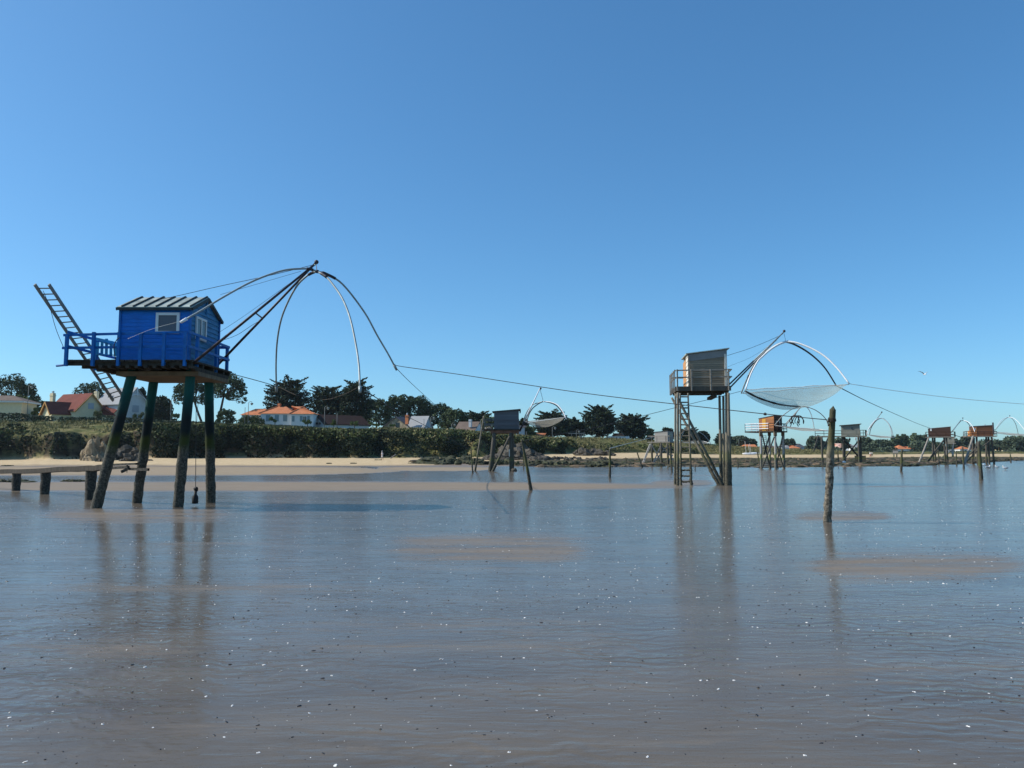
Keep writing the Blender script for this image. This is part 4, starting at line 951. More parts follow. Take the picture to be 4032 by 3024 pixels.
for t, b, d in (((3832,1721),(3828,1823),164),((3845,1721),(3850,1821),163),((3835,1723),(3833,1820),166),((3883,1721),(3884,1822),162.5),((3892,1721),(3895,1821),165),((3904,1721),(3914,1823),162.5)): leg(t, b, d, .19, 'darkpile', h)
leg((3832,1718),(3795,1795), 161, .22, 'greywood', h, 'plank_leg', 156)
for a, b in (((3910,1727),(3857,1768)),((3850,1756),(3800,1810)),((3838,1772),(3798,1805)),((3853,1770),(3806,1818)),((3843,1745),(3835,1820))): MB().beam(P(*a,161.4), P(*b,160), .15, .18).build('brace', M['darkpile'], h)
lf = thing('lift_net_frame', P(3915,1690,162), 'lift net arches of the orange hut at the far right edge', 'lift net', 'lift net frames of the fishing huts')
MB().tube([P(3908,1697,162), P(3918,1692,162)], .06, 5).build('boom', M['darksteel'], lf)
MB().beam(P(3964,1644,163), P(3977,1643,163), .12, .10).build('hub', M['darksteel'], lf); MB().ball(P(3976,1637,163), .11, 7, 5).build('pulley', M['darksteel'], lf, True); MB().tube([P(3976,1637,163), P(3976,1643,163)], .03, 4).build('suspension_cable', M['darksteel'], lf)
for pp, d1, mt in (([(3970,1643),(3990,1646),(4008,1660),(4022,1677),(4032,1690),(4040,1706)],158,'whitesteel'),([(3970,1643),(3985,1648),(3998,1667),(4005,1690),(4009,1708)],168,'steel'),([(3970,1643),(3950,1650),(3936,1664),(3922,1684)],158,'whitesteel'),([(3970,1643),(3958,1650),(3940,1668),(3918,1695)],168,'steel')):
    MB().tube(path(pp,163,d1,4), .055, 5).build('arch', M[mt], lf, True)
net_patch('net', [P(3915,1705,158), P(4055,1714,158), P(4044,1711,168), P(3932,1701,168)], .35, 'net_far', 'beige net stretched at the right edge beyond the orange hut', 12, 6, rim=.04)
# ================================================================== two tiny huts far off
D = 268.0; F = Fr(XP(3723,D), D, R(29)); W = 2.85
h = thing('fishing_hut', F(1.5,1,0), 'small olive boarded hut far behind the dark brown hut', 'fishing hut', 'carrelet fishing huts along the shore')
zf = ZP(1745,D); z0, z1 = ZP(1724,D), ZP(1722,D)
mb = MB(); shed(mb, F, 0, W, 0, 2.4, zf, z0, z1); mb.build('walls', M['greyhut2'], h); mb = MB(); slab_roof(mb, F, 0, W, 0, 2.4, z0, z1, .1, .1); mb.build('roof', M['palesl'], h)
window(F, 'x', 1.2, 2.0, zf+1.3, zf+1.8, -.01, -1, h, .06, (), 'darkglass', 'greyhut2', .05)
mb = MB(); mb.box(F, -.1, W+.4, -.6, 2.6, zf-.25, zf-.01); mb.build('deck', M['greywood'], h); rails(F, [(0,-.5),(W+.3,-.5),(W+.3,2.4)], zf, .9, 2, 'greywood', h, .09, 1.6)
for px in (3727, 3750): leg((px,1747),(px,1800), D, .2, 'farpile', h); leg((px+3,1747),(px+3,1799), D+2.5, .2, 'farpile', h)
for a, b in (((3727,1765),(3750,1785)),((3750,1768),(3728,1787)),((3723,1788),(3708,1802))): MB().beam(P(*a,D-.5), P(*b,D-.5), .2, .25).build('brace', M['farpile'], h)
D = 262.0; F = Fr(XP(3517,D), D, R(24)); W = 1.5
h = thing('fishing_hut', F(1,1,0), 'tiny grey hut on two legs far off in front of the dark sea wall', 'fishing hut', 'carrelet fishing huts along the shore')
zf = ZP(1783,D); z0 = ZP(1772,D)
mb = MB(); shed(mb, F, 0, W, 0, 1.8, zf, z0, z0+.1); mb.build('walls', M['greyhut'], h); mb = MB(); slab_roof(mb, F, 0, W, 0, 1.8, z0, z0+.1, .12, .12); mb.build('roof', M['rooffelt'], h)
mb = MB(); mb.box(F, -.8, W+.2, -.4, 2, zf-.2, zf-.01); mb.build('deck', M['greywood'], h)
for px in (3519.5, 3531): leg((px,1784),(px,1808), D, .2, 'farpile', h)
MB().beam(P(3517,1800,D), P(3510,1807,D), .2, .2).build('brace', M['farpile'], h)
# wind vane mast and far masts come with the coast
# ------------------------------------------------------------------ foliage
def leaves(name, C, S, mat, parent=None, flat=0.0, aspect=.55, loc=None, D=None, tintz=None):
    """many small leaf clumps: centres C, sizes S; D optional long-axis directions"""
    C = np.asarray(C, float); S = np.asarray(S, float); n = len(C)
    nr = rng.normal(size=(n,3)); nr[:,2] += np.sign(rng.random(n)-.2) * flat * 2; nr /= np.linalg.norm(nr, axis=1)[:,None]
    a = rng.normal(size=(n,3)) if D is None else np.asarray(D, float) + rng.normal(size=(n,3))*.25
    a -= nr * (a*nr).sum(1)[:,None]; a /= (np.linalg.norm(a, axis=1)[:,None] + 1e-9); b = np.cross(nr, a)
    A = a * S[:,None]; B = b * (S*aspect)[:,None]
    off = np.array(root_loc(parent)) if parent else (np.array(loc) if loc is not None else np.zeros(3))
    V = np.stack([C-A, C+B*.9+A*.1, C+A, C-B*.9+A*.1], 1).reshape(-1,3) - off
    me = bpy.data.meshes.new(name); me.vertices.add(4*n); me.loops.add(4*n); me.polygons.add(n)
    me.vertices.foreach_set('co', V.ravel()); me.loops.foreach_set('vertex_index', np.arange(4*n)); me.polygons.foreach_set('loop_start', np.arange(0,4*n,4)); me.polygons.foreach_set('loop_total', np.full(n,4))
    at = me.attributes.new('tint', 'FLOAT', 'FACE'); at.data.foreach_set('value', np.clip(rng.beta(2,2.6,n) if tintz is None else tintz, 0, 1))
    me.update(calc_edges=True); me.materials.append(M[mat])
    o = bpy.data.objects.new(name, me); COL.objects.link(o)
    if parent: o.parent = parent
    elif loc is not None: o.location = loc
    return o
def shellpts(c, r, n, inner=.55):
    d = rng.normal(size=(n,3)); d /= np.linalg.norm(d, axis=1)[:,None]
    k = inner + (1-inner) * rng.random(n)**.5
    return np.array(c) + d * k[:,None] * np.array(r)
def tree(name, px, d, py_top, wpx, kind, label, mat='pine', lean=0.0, dens=1.0, n=None, group='trees on the bluff', trunk_px=None, base=None, crown0=None, cat='tree'):
    b = TP(trunk_px or px, d) if base is None else base
    H = ZP(py_top, d) - b.z; Wd = wpx / FPX * d; cx = XP(px, d)
    t = thing(name, b, label, cat, group)
    top = Vector((cx, b.y, b.z + H)); C = []; S = []; Dr = []; tz = []; limbs = []
    c0 = crown0 if crown0 is not None else {'pine':.22,'umbrella':.5,'cypress':.16,'shrub':.0,'poplar':.06,'spiky':.04,'bush':.0}[kind]
    ls = max(.20, .00135*d)      # leaf size that still reads at this distance
    if kind in ('pine','umbrella','shrub','bush'):
        nb = {'pine':40,'umbrella':34,'shrub':18,'bush':10}[kind]; per = int((n or {'pine':110,'umbrella':115,'shrub':90,'bush':70}[kind]) * dens)
        for i in range(nb):
            k = (i+.5)/nb; a = i*2.399 + random.random()*.8
            h = c0 + (1-c0) * (k**.85) * .97
            prof = math.sqrt(max(0, 1 - (max(0,(h-c0)/(1-c0) - .28)/.76)**2)) if kind != 'shrub' else math.sqrt(max(0,1-((h-.25)/.80)**2))
            if kind == 'umbrella': prof = math.sqrt(max(0, 1 - ((h-c0)/(1-c0)*.95)**2.2))
            rad = Wd/2 * prof * random.uniform(.55,.86)
            br = Wd/2 * random.uniform(.22,.36) * (1 if kind != 'umbrella' else .85)
            c = Vector((cx + math.cos(a)*rad + lean*(h-.5)*Wd, b.y + math.sin(a)*rad*.9, b.z + H*h - br*.55*(h > .8)))
            C.append(shellpts(c, (br, br, br*.72), per)); S.append(rng.uniform(.6,1.3,per)*ls); tz.append(np.clip(rng.beta(2,2.5,per) + .25*(random.random()-.5), 0, 1)); limbs.append(c)
        if kind == 'shrub': C.append(shellpts((cx,b.y,b.z+H*.35),(Wd*.42,Wd*.4,H*.38),per*4)); S.append(rng.uniform(.6,1.3,per*4)*ls); tz.append(rng.beta(2,3,per*4))
    elif kind in ('cypress','spiky'):
        nb = 64 if kind == 'cypress' else 46; per = int((n or 78)*dens)
        for i in range(nb):
            k = (i+random.random())/nb; a = random.random()*2*math.pi
            h0 = c0 + (1-c0)*k*.82
            if kind == 'cypress': Lr = Wd/2 * (1 - .50*k**2.2) * random.uniform(.70,1.06)
            else: Lr = Wd/2 * (1 - .9*k) * random.uniform(.75,1.05) + .3
            rise = random.uniform(.02,.34) * Lr * (.4 + k) * (1 if kind == 'cypress' else .8)
            p0 = Vector((cx, b.y, b.z + H*h0)); dv = Vector((math.cos(a)*Lr, math.sin(a)*Lr, rise))
            if p0.z + rise > b.z + H: dv.z = b.z + H - p0.z
            u = .12 + .88*rng.random(per)**.75; lat = rng.normal(size=per)*.24*Lr*(1.15-u); sd = Vector((-math.sin(a), math.cos(a), 0))
            pts = np.array(p0) + np.outer(u, dv) + np.outer(lat, sd); pts[:,2] += rng.normal(size=per)*.055*Lr*(1.2-u) + .08*Lr*u*u
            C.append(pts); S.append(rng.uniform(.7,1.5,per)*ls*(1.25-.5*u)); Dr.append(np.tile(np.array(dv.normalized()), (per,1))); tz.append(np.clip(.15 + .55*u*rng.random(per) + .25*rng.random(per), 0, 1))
            if i % 3 == 0: limbs.append(p0 + dv*.7)
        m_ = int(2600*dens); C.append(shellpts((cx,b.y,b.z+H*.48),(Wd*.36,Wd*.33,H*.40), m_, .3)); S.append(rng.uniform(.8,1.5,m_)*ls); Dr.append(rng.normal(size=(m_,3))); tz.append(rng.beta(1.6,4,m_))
    elif kind == 'poplar':
        m_ = int((n or 1500)*dens); k = rng.random(m_); z = b.z + H*(c0 + (1-c0)*k); prof = np.sin(np.pi*np.clip(k*.82+.14,0,1))**.7
        a = rng.random(m_)*2*np.pi; r = Wd/2*prof*(.5+.5*rng.random(m_)**.5)*(1+.25*np.sin(k*40+a*2))
        C.append(np.stack([cx+np.cos(a)*r, b.y+np.sin(a)*r, z],1)); S.append(rng.uniform(.6,1.2,m_)*ls); tz.append(rng.beta(2,2.4,m_))
    leaves('crown', np.concatenate(C), np.concatenate(S), mat, t, .35 if kind == 'cypress' else 0, .6, None, np.concatenate(Dr) if Dr else None, np.concatenate(tz))
    if kind not in ('shrub','bush'):
        mb = MB(); fork = lerp(c0, 1, .15) if kind in ('pine','umbrella') else .8
        f = Vector((lerp(b.x, cx, .8), b.y, b.z + H*fork)); tr = max(.16, H*.026)
        mb.tube(cr([b - Vector((0,0,.4)), b.lerp(f,.5) + Vector((random.uniform(-.3,.3),0,0)), f],4), [lerp(tr, tr*.65, i/8) for i in range(9)], 7)
        for c in limbs[::2 if kind in ('pine','umbrella') else 1]:
            mid = f.lerp(c,.5) - Vector((0,0,.05*H)) if kind in ('pine','umbrella') else Vector((cx,b.y,max(b.z+.3,c.z-.25*H))).lerp(c,.4)
            s_ = f if kind in ('pine','umbrella') else Vector((cx,b.y,max(b.z+.3,c.z-.25*H)))
            if kind != 'poplar': mb.tube([s_, mid, c], [tr*.45, tr*.28, tr*.1], 5)
        mb.build('trunk', M['bark'], t, True)
    return t
def hedge(px0, px1, d0, d1, py0, py1, label, mat='hedgeleaf', depth=1.6, dens=1.0, zdrop=.2):
    """a clipped hedge following the ground; py0/py1 its top row at either end"""
    C = []; n = max(3, int(abs(px1-px0)/8)); S = []
    per = int(46*dens)
    for i in range(n+1):
        k = i/n; px = lerp(px0,px1,k); d = lerp(d0,d1,k); g = TP(px,d); zt = ZP(lerp(py0,py1,k), d) + .12*noise.noise(Vector((px*.05,0,0)))
        w = abs(px1-px0)/n/FPX*d
        C.append(np.stack([g.x + (rng.random(per)-.5)*w*1.3, g.y + (rng.random(per)-.5)*depth, np.maximum(g.z-zdrop, zt - (zt-g.z+zdrop)*rng.random(per)**1.5)],1)); S.append(rng.uniform(.18,.36,per))
    c = TP((px0+px1)/2,(d0+d1)/2); o = leaves('hedge', np.concatenate(C), np.concatenate(S), mat, None, .1, .6, c); return tag(o, label, 'hedge', 'hedges along the bluff top')
# ------------------------------------------------------------------ houses
def gable_block(mb_w, mb_r, A, r, L, half, ze, zr, zb, ov=.35, mi=0):
    """ridge from A along r for L; walls to zb; returns nothing, adds to walls and roof"""
    g = Vector((-r.y, r.x, 0)); A0 = Vector((A.x, A.y, 0)); B0 = A0 + r*L
    Z = lambda p, z: Vector((p.x, p.y, z))
    for E in (A0, B0): mb_w.poly([Z(E-g*half,zb),Z(E+g*half,zb),Z(E+g*half,ze),Z(E,zr-.05),Z(E-g*half,ze)])
    for s in (-1,1): mb_w.poly([Z(A0+g*half*s,zb),Z(B0+g*half*s,zb),Z(B0+g*half*s,ze),Z(A0+g*half*s,ze)])
    k = (zr-ze)/half
    for s in (-1,1):
        a, b = A0 - r*ov, B0 + r*ov; e = half + ov
        q = [Z(a+g*e*s, zr-k*e), Z(b+g*e*s, zr-k*e), Z(b, zr), Z(a, zr)]
        mb_r.hexa(q, [p + Vector((0,0,.16)) for p in q])
def hip_block(mb_w, mb_r, F, x0, x1, y0, y1, zb, ze, zr, ov=.4, hl=1.0, hr=1.0):
    mb_w.hexa([F(x0,y0,zb),F(x1,y0,zb),F(x1,y1,zb),F(x0,y1,zb)],[F(x0,y0,ze),F(x1,y0,ze),F(x1,y1,ze),F(x0,y1,ze)])
    ym = (y0+y1)/2; hw = (y1-y0)/2+ov; a = F(x0-ov+hw*hl,ym,zr); b = F(x1+ov-hw*hr,ym,zr)
    e = [F(x0-ov,y0-ov,ze+.02),F(x1+ov,y0-ov,ze+.02),F(x1+ov,y1+ov,ze+.02),F(x0-ov,y1+ov,ze+.02)]
    mb_r.add(e+[a,b], [[0,1,5,4],[1,2,5],[2,3,4,5],[3,0,4],[3,2,1,0]])
def part(parent, name, mat, fn):
    mb = MB(); fn(mb); return mb.build(name, M[mat], parent)
def wbox(F, x0, x1, y, z0, z1, parent, mat='shutter', name='window'):
    mb = MB(); mb.box(F, x0, x1, y-.06, y-.01, z0, z1); return mb.build(name, M[mat], parent)
def chimney(parent, p, w, h, mat, pot=True):
    mb = MB(); F = Fr(p.x,p.y,.4); mb.box(F,-w,w,-w*.7,w*.7,p.z-1,p.z+h); mb.box(F,-w-.08,w+.08,-w*.7-.08,w*.7+.08,p.z+h*.62,p.z+h*.72); c = mb.build('chimney', M[mat], parent)
    if pot: MB().tube([p+Vector((0,0,h)),p+Vector((0,0,h+.5))], .2, 8).build('pot', M['greywall'], c)
# cream house, left
D = 196; zb = TP(240,D).z - .5
h = thing('house', TP(280,D), 'cream house with dark red tiled gables and a chimney behind the left hedge', 'house', 'houses on the bluff')
W_, R_ = MB(), MB()
r = Vector((-.9,.43,0)).normalized(); A = P(360,1550,199); gable_block(W_, R_, A, r, 10.5, 4.2, A.z-4.3, A.z, zb, .45)
r2 = Vector((.6,.8,0)).normalized(); A2 = P(187,1582,194); gable_block(W_, R_, A2, r2, 9.5, 2.5, A2.z-2.7, A2.z, zb, .5)
q = P(440,1640,199); gable_block(W_, R_, P(408,1612,203), Vector((.98,-.17,0)), 4.5, 2.6, ZP(1632,200), ZP(1600,201), zb, .3)
W_.build('walls', M['cream'], h); R_.build('roof', M['redtile'], h)
mb = MB()
for s in (-1,1): g_ = Vector((-r2.y,r2.x,0)); a = Vector((A2.x,A2.y,A2.z-.1)) - r2*.5; mb.beam(a, a + g_*s*3.0 - Vector((0,0,3.25)), .3, .35)
for s in (-1,1): g_ = Vector((-r.y,r.x,0)); a = Vector((A.x,A.y,A.z-.12)) - r*.46; mb.beam(a, a + g_*s*4.6 - Vector((0,0,4.75)), .25, .3)
mb.build('bargeboard', M['timberorange'], h)
chimney(h, P(207,1578,195.5), .55, 1.9, 'cream'); chimney(h, P(380,1556,206), .5, 1.0, 'cream')
g_ = Vector((-r.y,r.x,0)); c = Vector((A.x,A.y,A.z-3.0)) - r*.06
part(h, 'window', 'greywall', lambda m: m.hexa([c-g_*.8-r*.05+Vector((0,0,-.9)),c+g_*.8-r*.05+Vector((0,0,-.9)),c+g_*.8+Vector((0,0,-.9)),c-g_*.8+Vector((0,0,-.9))],[c-g_*.8-r*.05+Vector((0,0,.6)),c+g_*.8-r*.05+Vector((0,0,.6)),c+g_*.8+Vector((0,0,.6)),c-g_*.8+Vector((0,0,.6))]))
an = P(211,1570,195.5); mb = MB(); mb.tube([P(207,1556,195.5), P(210,1539,195.5)], .05, 4)
for k in range(4): mb.beam(P(204,1541+k*2.5,195.5), P(216,1540+k*2.5,195.5), .05, .05)
mb.build('antenna', M['lampgrey'], h)
# flat roofed cream house at the left edge
D = 200; F = Fr(XP(-120,D), D, -.12); h = thing('house', TP(-20,D), 'pale cream house with a low flat roof at the left edge', 'house', 'houses on the bluff')
x1 = XP(62,D)-XP(-120,D); zb = TP(0,D).z-.4; ze = ZP(1584,D)
part(h, 'walls', 'cream', lambda m: m.box(F,0,x1,0,8,zb,ze)); part(h, 'fascia', 'whitewall', lambda m: m.box(F,-.6,x1+.8,-.8,8.6,ze,ze+.42))
def rf(m): hip_block(MB(), m, F, -.3, x1+.5, -.5, 8.3, zb, ze+.42, ZP(1555,D)+.2)
part(h, 'roof', 'browntile', rf); wbox(F, 2.2, 3.6, 0, zb+1.0, zb+2.8, h, 'greywall')
# white house with pale slate roof behind the stilts
h = thing('house', TP(500,205), 'white house with a tall pale slate roof seen between the blue hut stilts', 'house', 'houses on the bluff')
W_, R_ = MB(), MB(); A = P(537,1527,204); r = Vector((-.92,.39,0)).normalized(); zb = TP(500,205).z-.5; ze = ZP(1592,206)
gable_block(W_, R_, A, r, 9.5, 4.0, ze, A.z, zb, .45); W_.build('walls', M['whitewall'], h); R_.build('roof', M['palesl'], h)
part(h, 'lower_roof', 'redtile', lambda m: m.hexa([P(398,1604,200),P(452,1640,199),P(468,1640,203),P(440,1592,205)],[P(398,1602,200),P(452,1637,199),P(468,1637,203),P(440,1589,205)]))
g_ = Vector((-r.y,r.x,0))
def gwin(z0, z1, w, mt, off=0):
    c = Vector((A.x,A.y,0)) - r*.03 + g_*off; mb = MB(); v = lambda s, z, k: c + g_*s*w - r*k + Vector((0,0,z))
    mb.hexa([v(-1,z0,.08),v(1,z0,.08),v(1,z0,0),v(-1,z0,0)],[v(-1,z1,.08),v(1,z1,.08),v(1,z1,0),v(-1,z1,0)]); mb.build('window', M[mt], h)
gwin(A.z-6.4, A.z-4.6, 1.0, 'greywall'); gwin(A.z-8.9, A.z-7.0, 1.1, 'greywall')
mb = MB(); n = 12
arc = [Vector((A.x,A.y,0)) - r*.5 + g_*(3.6*math.sin(t)) + Vector((0,0,ze-1.2 + (A.z-ze-.6)*math.cos(t))) for t in [lerp(-1.35,1.35,i/n) for i in range(n+1)]]
mb.tube(arc, .12, 5); mb.beam(Vector((A.x,A.y,A.z-.1))-r*.5, Vector((A.x,A.y,A.z-2.2))-r*.5, .2, .2); mb.build('gable_arch', M['whitesteel'], h)
part(h, 'skylight', 'darkglass', lambda m: m.hexa([P(424,1565,203.4),P(434,1565,203.4),P(440,1552,204.4),P(432,1552,204.4)],[P(424,1563.5,203.2),P(434,1563.5,203.2),P(440,1550.5,204.2),P(432,1550.5,204.2)]))
# long white house with orange roof
D = 194; F = Fr(XP(1022,D), D, 0); h = thing('house', TP(1090,D), 'long white bungalow with bright orange tiled hip roof and blue grey shutters', 'house', 'houses on the bluff')
X = lambda px: XP(px,D)-XP(1022,D); zb = TP(1100,D).z-.5; ze = ZP(1629,D); zr = ZP(1601,D+4)
W_, R_ = MB(), MB()
hip_block(W_, R_, F, X(1022), X(1150), 0, 8, zb, ze, zr, .45, .75, .75); hip_block(W_, R_, F, X(1151), X(1237), -1.6, 7.2, zb, ze-.15, zr-.05, .45, .45, 1.5)
W_.build('walls', M['whitewall'], h)
W2 = MB(); hip_block(W2, R_, F, X(930), X(1016), 3.0, 10, zb, ZP(1634,D+3), ZP(1609,D+6), .4, .7, .2); W2.build('side_wing', M['whitewall'], h)
R_.build('roof', M['terracotta'], h)
for a, b in ((1043,1060),(1078,1094),(1111,1127)): wbox(F, X(a), X(b), 0, ZP(1659,D), ZP(1634,D), h)
for a, b in ((1153,1163),(1184,1195),(1213,1223)): wbox(F, X(a), X(b), -1.6, ZP(1661,D), ZP(1639,D), h)
wbox(F, X(1196), X(1212), -1.6, ZP(1659,D), ZP(1640,D), h, 'whitesteel'); wbox(F, X(1198), X(1203), -1.68, ZP(1658,D), ZP(1641,D), h, 'darkglass'); wbox(F, X(1205), X(1210), -1.68, ZP(1658,D), ZP(1641,D), h, 'darkglass')
chimney(h, P(1100,1603,D+4), .35, .9, 'terracotta', False)
for seg_ in ([F(X(1022)-.45,-.45,ze+.08), F(X(1022)-.45+3.4,4,zr+.05)], [F(X(1237)+.45,-2.05,ze-.05), F(X(1237)-6.6,2.8,zr)], [F(X(1151)-.45,-2.05,ze-.05), F(X(1151)+1.8,2.8,zr)]): MB().tube(seg_, .15, 6).build('ridge_tiles', M['terracotta'], h)
# annex with dark red roof
h = thing('house', TP(1290,200), 'grey walled annex with a dark red roof right of the orange roofed bungalow', 'house', 'houses on the bluff')
W_, R_ = MB(), MB(); A = P(1246,1634,197); zb = TP(1290,200).z-.5; gable_block(W_, R_, A, Vector((.80,.60,0)), 12, 5.2, ZP(1672,197), A.z, zb, .4)
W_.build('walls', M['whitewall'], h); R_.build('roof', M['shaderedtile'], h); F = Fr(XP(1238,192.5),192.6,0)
for a in (0.1, .9): wbox(F, a, a+.6, 0, ZP(1672,193), ZP(1663,193), h, 'darkglass')
# stone house with slate roof
D = 206; h = thing('house', TP(1600,D), 'rubble stone house with dark slate roof and brick chimney below the pines', 'house', 'houses on the bluff')
W_, R_ = MB(), MB(); zb = TP(1600,D).z-.5; A = P(1560,1643,206); gable_block(W_, R_, A, Vector((.35,.94,0)).normalized(), 8, 5.0, ZP(1693,206), A.z, zb, .35)
A2 = P(1572,1642,212); gable_block(W_, R_, A2, Vector((1,.06,0)).normalized(), 7.6, 3.9, ZP(1690,210), A2.z, zb, .2)
W_.build('walls', M['stonewall'], h); R_.build('roof', M['slate'], h)
W_, R_ = MB(), MB(); A3 = P(1686,1640,206); gable_block(W_, R_, A3, Vector((-.95,.3,0)).normalized(), 4.5, 3.4, ZP(1694,206), A3.z, zb, .3); W_.build('side_wing', M['greywall'], h); R_.build('sunlit_roof', M['palesl'], h)  # paler slates: sunlight on this slope put into the tile colour
chimney(h, P(1603,1655,204), .42, 1.4, 'terracotta', True); F = Fr(XP(1560,203),202.6,0); wbox(F, -.2, .9, 0, ZP(1684,203), ZP(1664,203), h, 'darkglass')
# brown roofed house
D = 222; h = thing('house', TP(1840,D), 'low house with a wide grey brown tiled roof left of the slate grey hut', 'house', 'houses on the bluff')
W_, R_ = MB(), MB(); zb = TP(1840,D).z-.5; A = P(1886,1662,D); gable_block(W_, R_, A, Vector((-.97,.24,0)).normalized(), 5.6, 4.4, ZP(1697,D), A.z, zb, .3); W_.build('walls', M['whitewall'], h); R_.build('roof', M['browntile'], h); chimney(h, P(1852,1668,219), .4, 1.2, 'greywall', False)
# houses behind the slate hut
D = 225
h = thing('house', TP(1985,D), 'cream house with orange roof peeping under the slate grey hut deck', 'house', 'houses on the bluff')
F = Fr(XP(1952,D),D,0); W_, R_ = MB(), MB(); x1 = XP(2012,D)-XP(1952,D); hip_block(W_, R_, F, 0, x1, 0, 7, TP(1985,D).z-.6, ZP(1715,D), ZP(1702,D+3), .3, .8, .2); W_.build('walls', M['cream'], h); R_.build('roof', M['terracotta'], h)
h = thing('house', TP(2030,D), 'small house with slate roof and bright white gable behind the slate grey hut', 'house', 'houses on the bluff'); W_, R_ = MB(), MB(); A = P(2026,1704,D); gable_block(W_, R_, A, Vector((-.9,.43,0)), 4, 2.2, ZP(1726,D), A.z, TP(2030,D).z-.6, .2); W_.build('walls', M['whitewall'], h); R_.build('roof', M['slate'], h)
h = thing('house', TP(2055,232), 'tall blue grey rendered house block right of the slate grey hut', 'house', 'houses on the bluff'); F = Fr(XP(2042,232),232,0); W_, R_ = MB(), MB(); hip_block(W_, R_, F, 0, XP(2066,232)-XP(2042,232), 0, 5, TP(2055,232).z-.6, ZP(1684,232), ZP(1676,234), .25); W_.build('walls', M['greywall'], h); R_.build('roof', M['slate'], h)
D = 236; h = thing('house', TP(2105,D), 'house of low orange roofs with a dark tree before it in mid bluff', 'house', 'houses on the bluff'); W_, R_ = MB(), MB(); F = Fr(XP(2075,D),D,0); X = lambda p: XP(p,D)-XP(2075,D); z_ = TP(2105,D).z-.6
hip_block(W_, R_, F, X(2078), X(2112), 0, 6, z_, ZP(1719,D), ZP(1701,D+3), .3); hip_block(W_, R_, F, X(2114), X(2136), -1, 5, z_, ZP(1721,D), ZP(1706,D+3), .3); W_.build('walls', M['cream'], h); R_.build('roof', M['terracotta'], h)
D = 268; h = thing('house', TP(2440,D), 'white house with small orange roof under the spreading cypresses', 'house', 'houses on the bluff'); W_, R_ = MB(), MB(); F = Fr(XP(2396,D),D,0); X = lambda p: XP(p,D)-XP(2396,D); z_ = TP(2440,D).z-.6
hip_block(W_, R_, F, X(2420), X(2458), 0, 6, z_, ZP(1717,D), ZP(1706,D+3), .3); W_.box(F, X(2396), X(2418), .3, 5, z_, ZP(1717,D)); W_.box(F, X(2460), X(2480), .5, 5, z_, ZP(1718,D)); W_.build('walls', M['whitewall'], h); R_.build('roof', M['terracotta'], h)
for a, b in ((2408,2413),(2426,2431),(2440,2445)): wbox(F, X(a), X(b), 0, ZP(1729,D), ZP(1722,D), h, 'darkglass')
# lookout building and far villas
D = 300; h = thing('lookout_building', TP(2862,D), 'white two storey beach lookout half hidden behind the tall grey hut stilts', 'building', 'houses on the bluff'); F = Fr(XP(2843,D),D,0); X = lambda p: XP(p,D)-XP(2843,D)
part(h, 'walls', 'whitewall', lambda m: (m.box(F,X(2843),X(2870),0,5,ZP(1792,D),ZP(1752,D)), m.box(F,X(2862),X(2882),-2,3,ZP(1793,D),ZP(1756,D)))); part(h, 'roof', 'greywall', lambda m: m.box(F,X(2839),X(2872),-.6,5.5,ZP(1752,D),ZP(1749.5,D))); part(h, 'window', 'darkglass', lambda m: m.box(F,X(2864),X(2880),-2.1,-2.01,ZP(1771,D),ZP(1761,D)))
def villa(px0, px1, d, py_e, py_r, wall, roof, label, py_b=None, hl=.8, hr=.8, dep=8, mi=None):
    F = Fr(XP(px0,d),d,0); x1 = XP(px1,d)-XP(px0,d); t = thing('house', TP((px0+px1)/2,d), label, 'house', 'houses far along the shore'); W_, R_ = MB(), MB()
    zb = TP((px0+px1)/2,d).z-.6 if py_b is None else ZP(py_b,d)
    hip_block(W_, R_, F, 0, x1, 0, dep, zb, ZP(py_e,d), ZP(py_r,d+dep/2), .4, hl, hr); W_.build('walls', M[wall], t); R_.build('roof', M[roof], t)
    n = max(1, int(x1/4.5)); mb = MB()
    for i in range(n): c = x1*(i+.5)/n; mb.box(F, c-.5, c+.5, -.06, -.01, ZP(py_e,d)-1.9, ZP(py_e,d)-.6)
    mb.build('window', M['darkglass'], t); return t
villa(2926,2985,335,1765,1750,'greywall','terracotta','long low house with bright orange roof left of the red hut',None,.5,.1)
villa(3030,3050,400,1765,1754,'cream','browntile','cream house glimpsed between the red hut legs')
villa(3088,3108,360,1762,1754,'whitewall','palesl','small white cottage just right of the red hut')
villa(3112,3151,370,1765,1754,'cream','terracotta','wide cream house with pink orange roof right of the red hut')
villa(3136,3168,385,1760,1747,'greywall','slate','grey house with dark slate roof behind the cream one right of the red hut')
villa(3248,3262,395,1760,1748,'whitewall','browntile','white house with brown roof left of the barnacled post')
h = villa(3286,3310,390,1762,1746,'pinkwall','pinkwall','salmon pink house just right of the barnacled post',1776,1.3,.4)
villa(3340,3362,430,1758,1748,'greywall','redtile','house with faded red roof between the olive hut legs')
villa(3367,3380,420,1760,1752,'whitewall','palesl','bright white house end behind the olive hut legs')
villa(3400,3425,410,1766,1760,'greywall','browntile','low brown roof among trees right of the olive hut')
villa(3536,3574,410,1768,1752,'whitewall','terracotta','white house with orange red roof under the poplars',None,.7,.7)
villa(3572,3600,415,1768,1758,'whitewall','terracotta','low white wing with orange roof right of the poplar house')
villa(3698,3722,440,1768,1755,'cream','browntile','cream house behind the dark brown hut legs')
villa(3752,3792,440,1762,1749,'greywall','terracotta','house with bright orange roof right of the dark brown hut')
villa(3782,3824,432,1768,1757,'whitewall','terracotta','long white house with shell pink roof left of the orange hut legs')
villa(3857,3884,445,1766,1748,'whitewall','redtile','white house with red roof behind the orange hut legs')
villa(3950,3972,450,1768,1758,'cream','terracotta','pale villa among the trees at the far right')
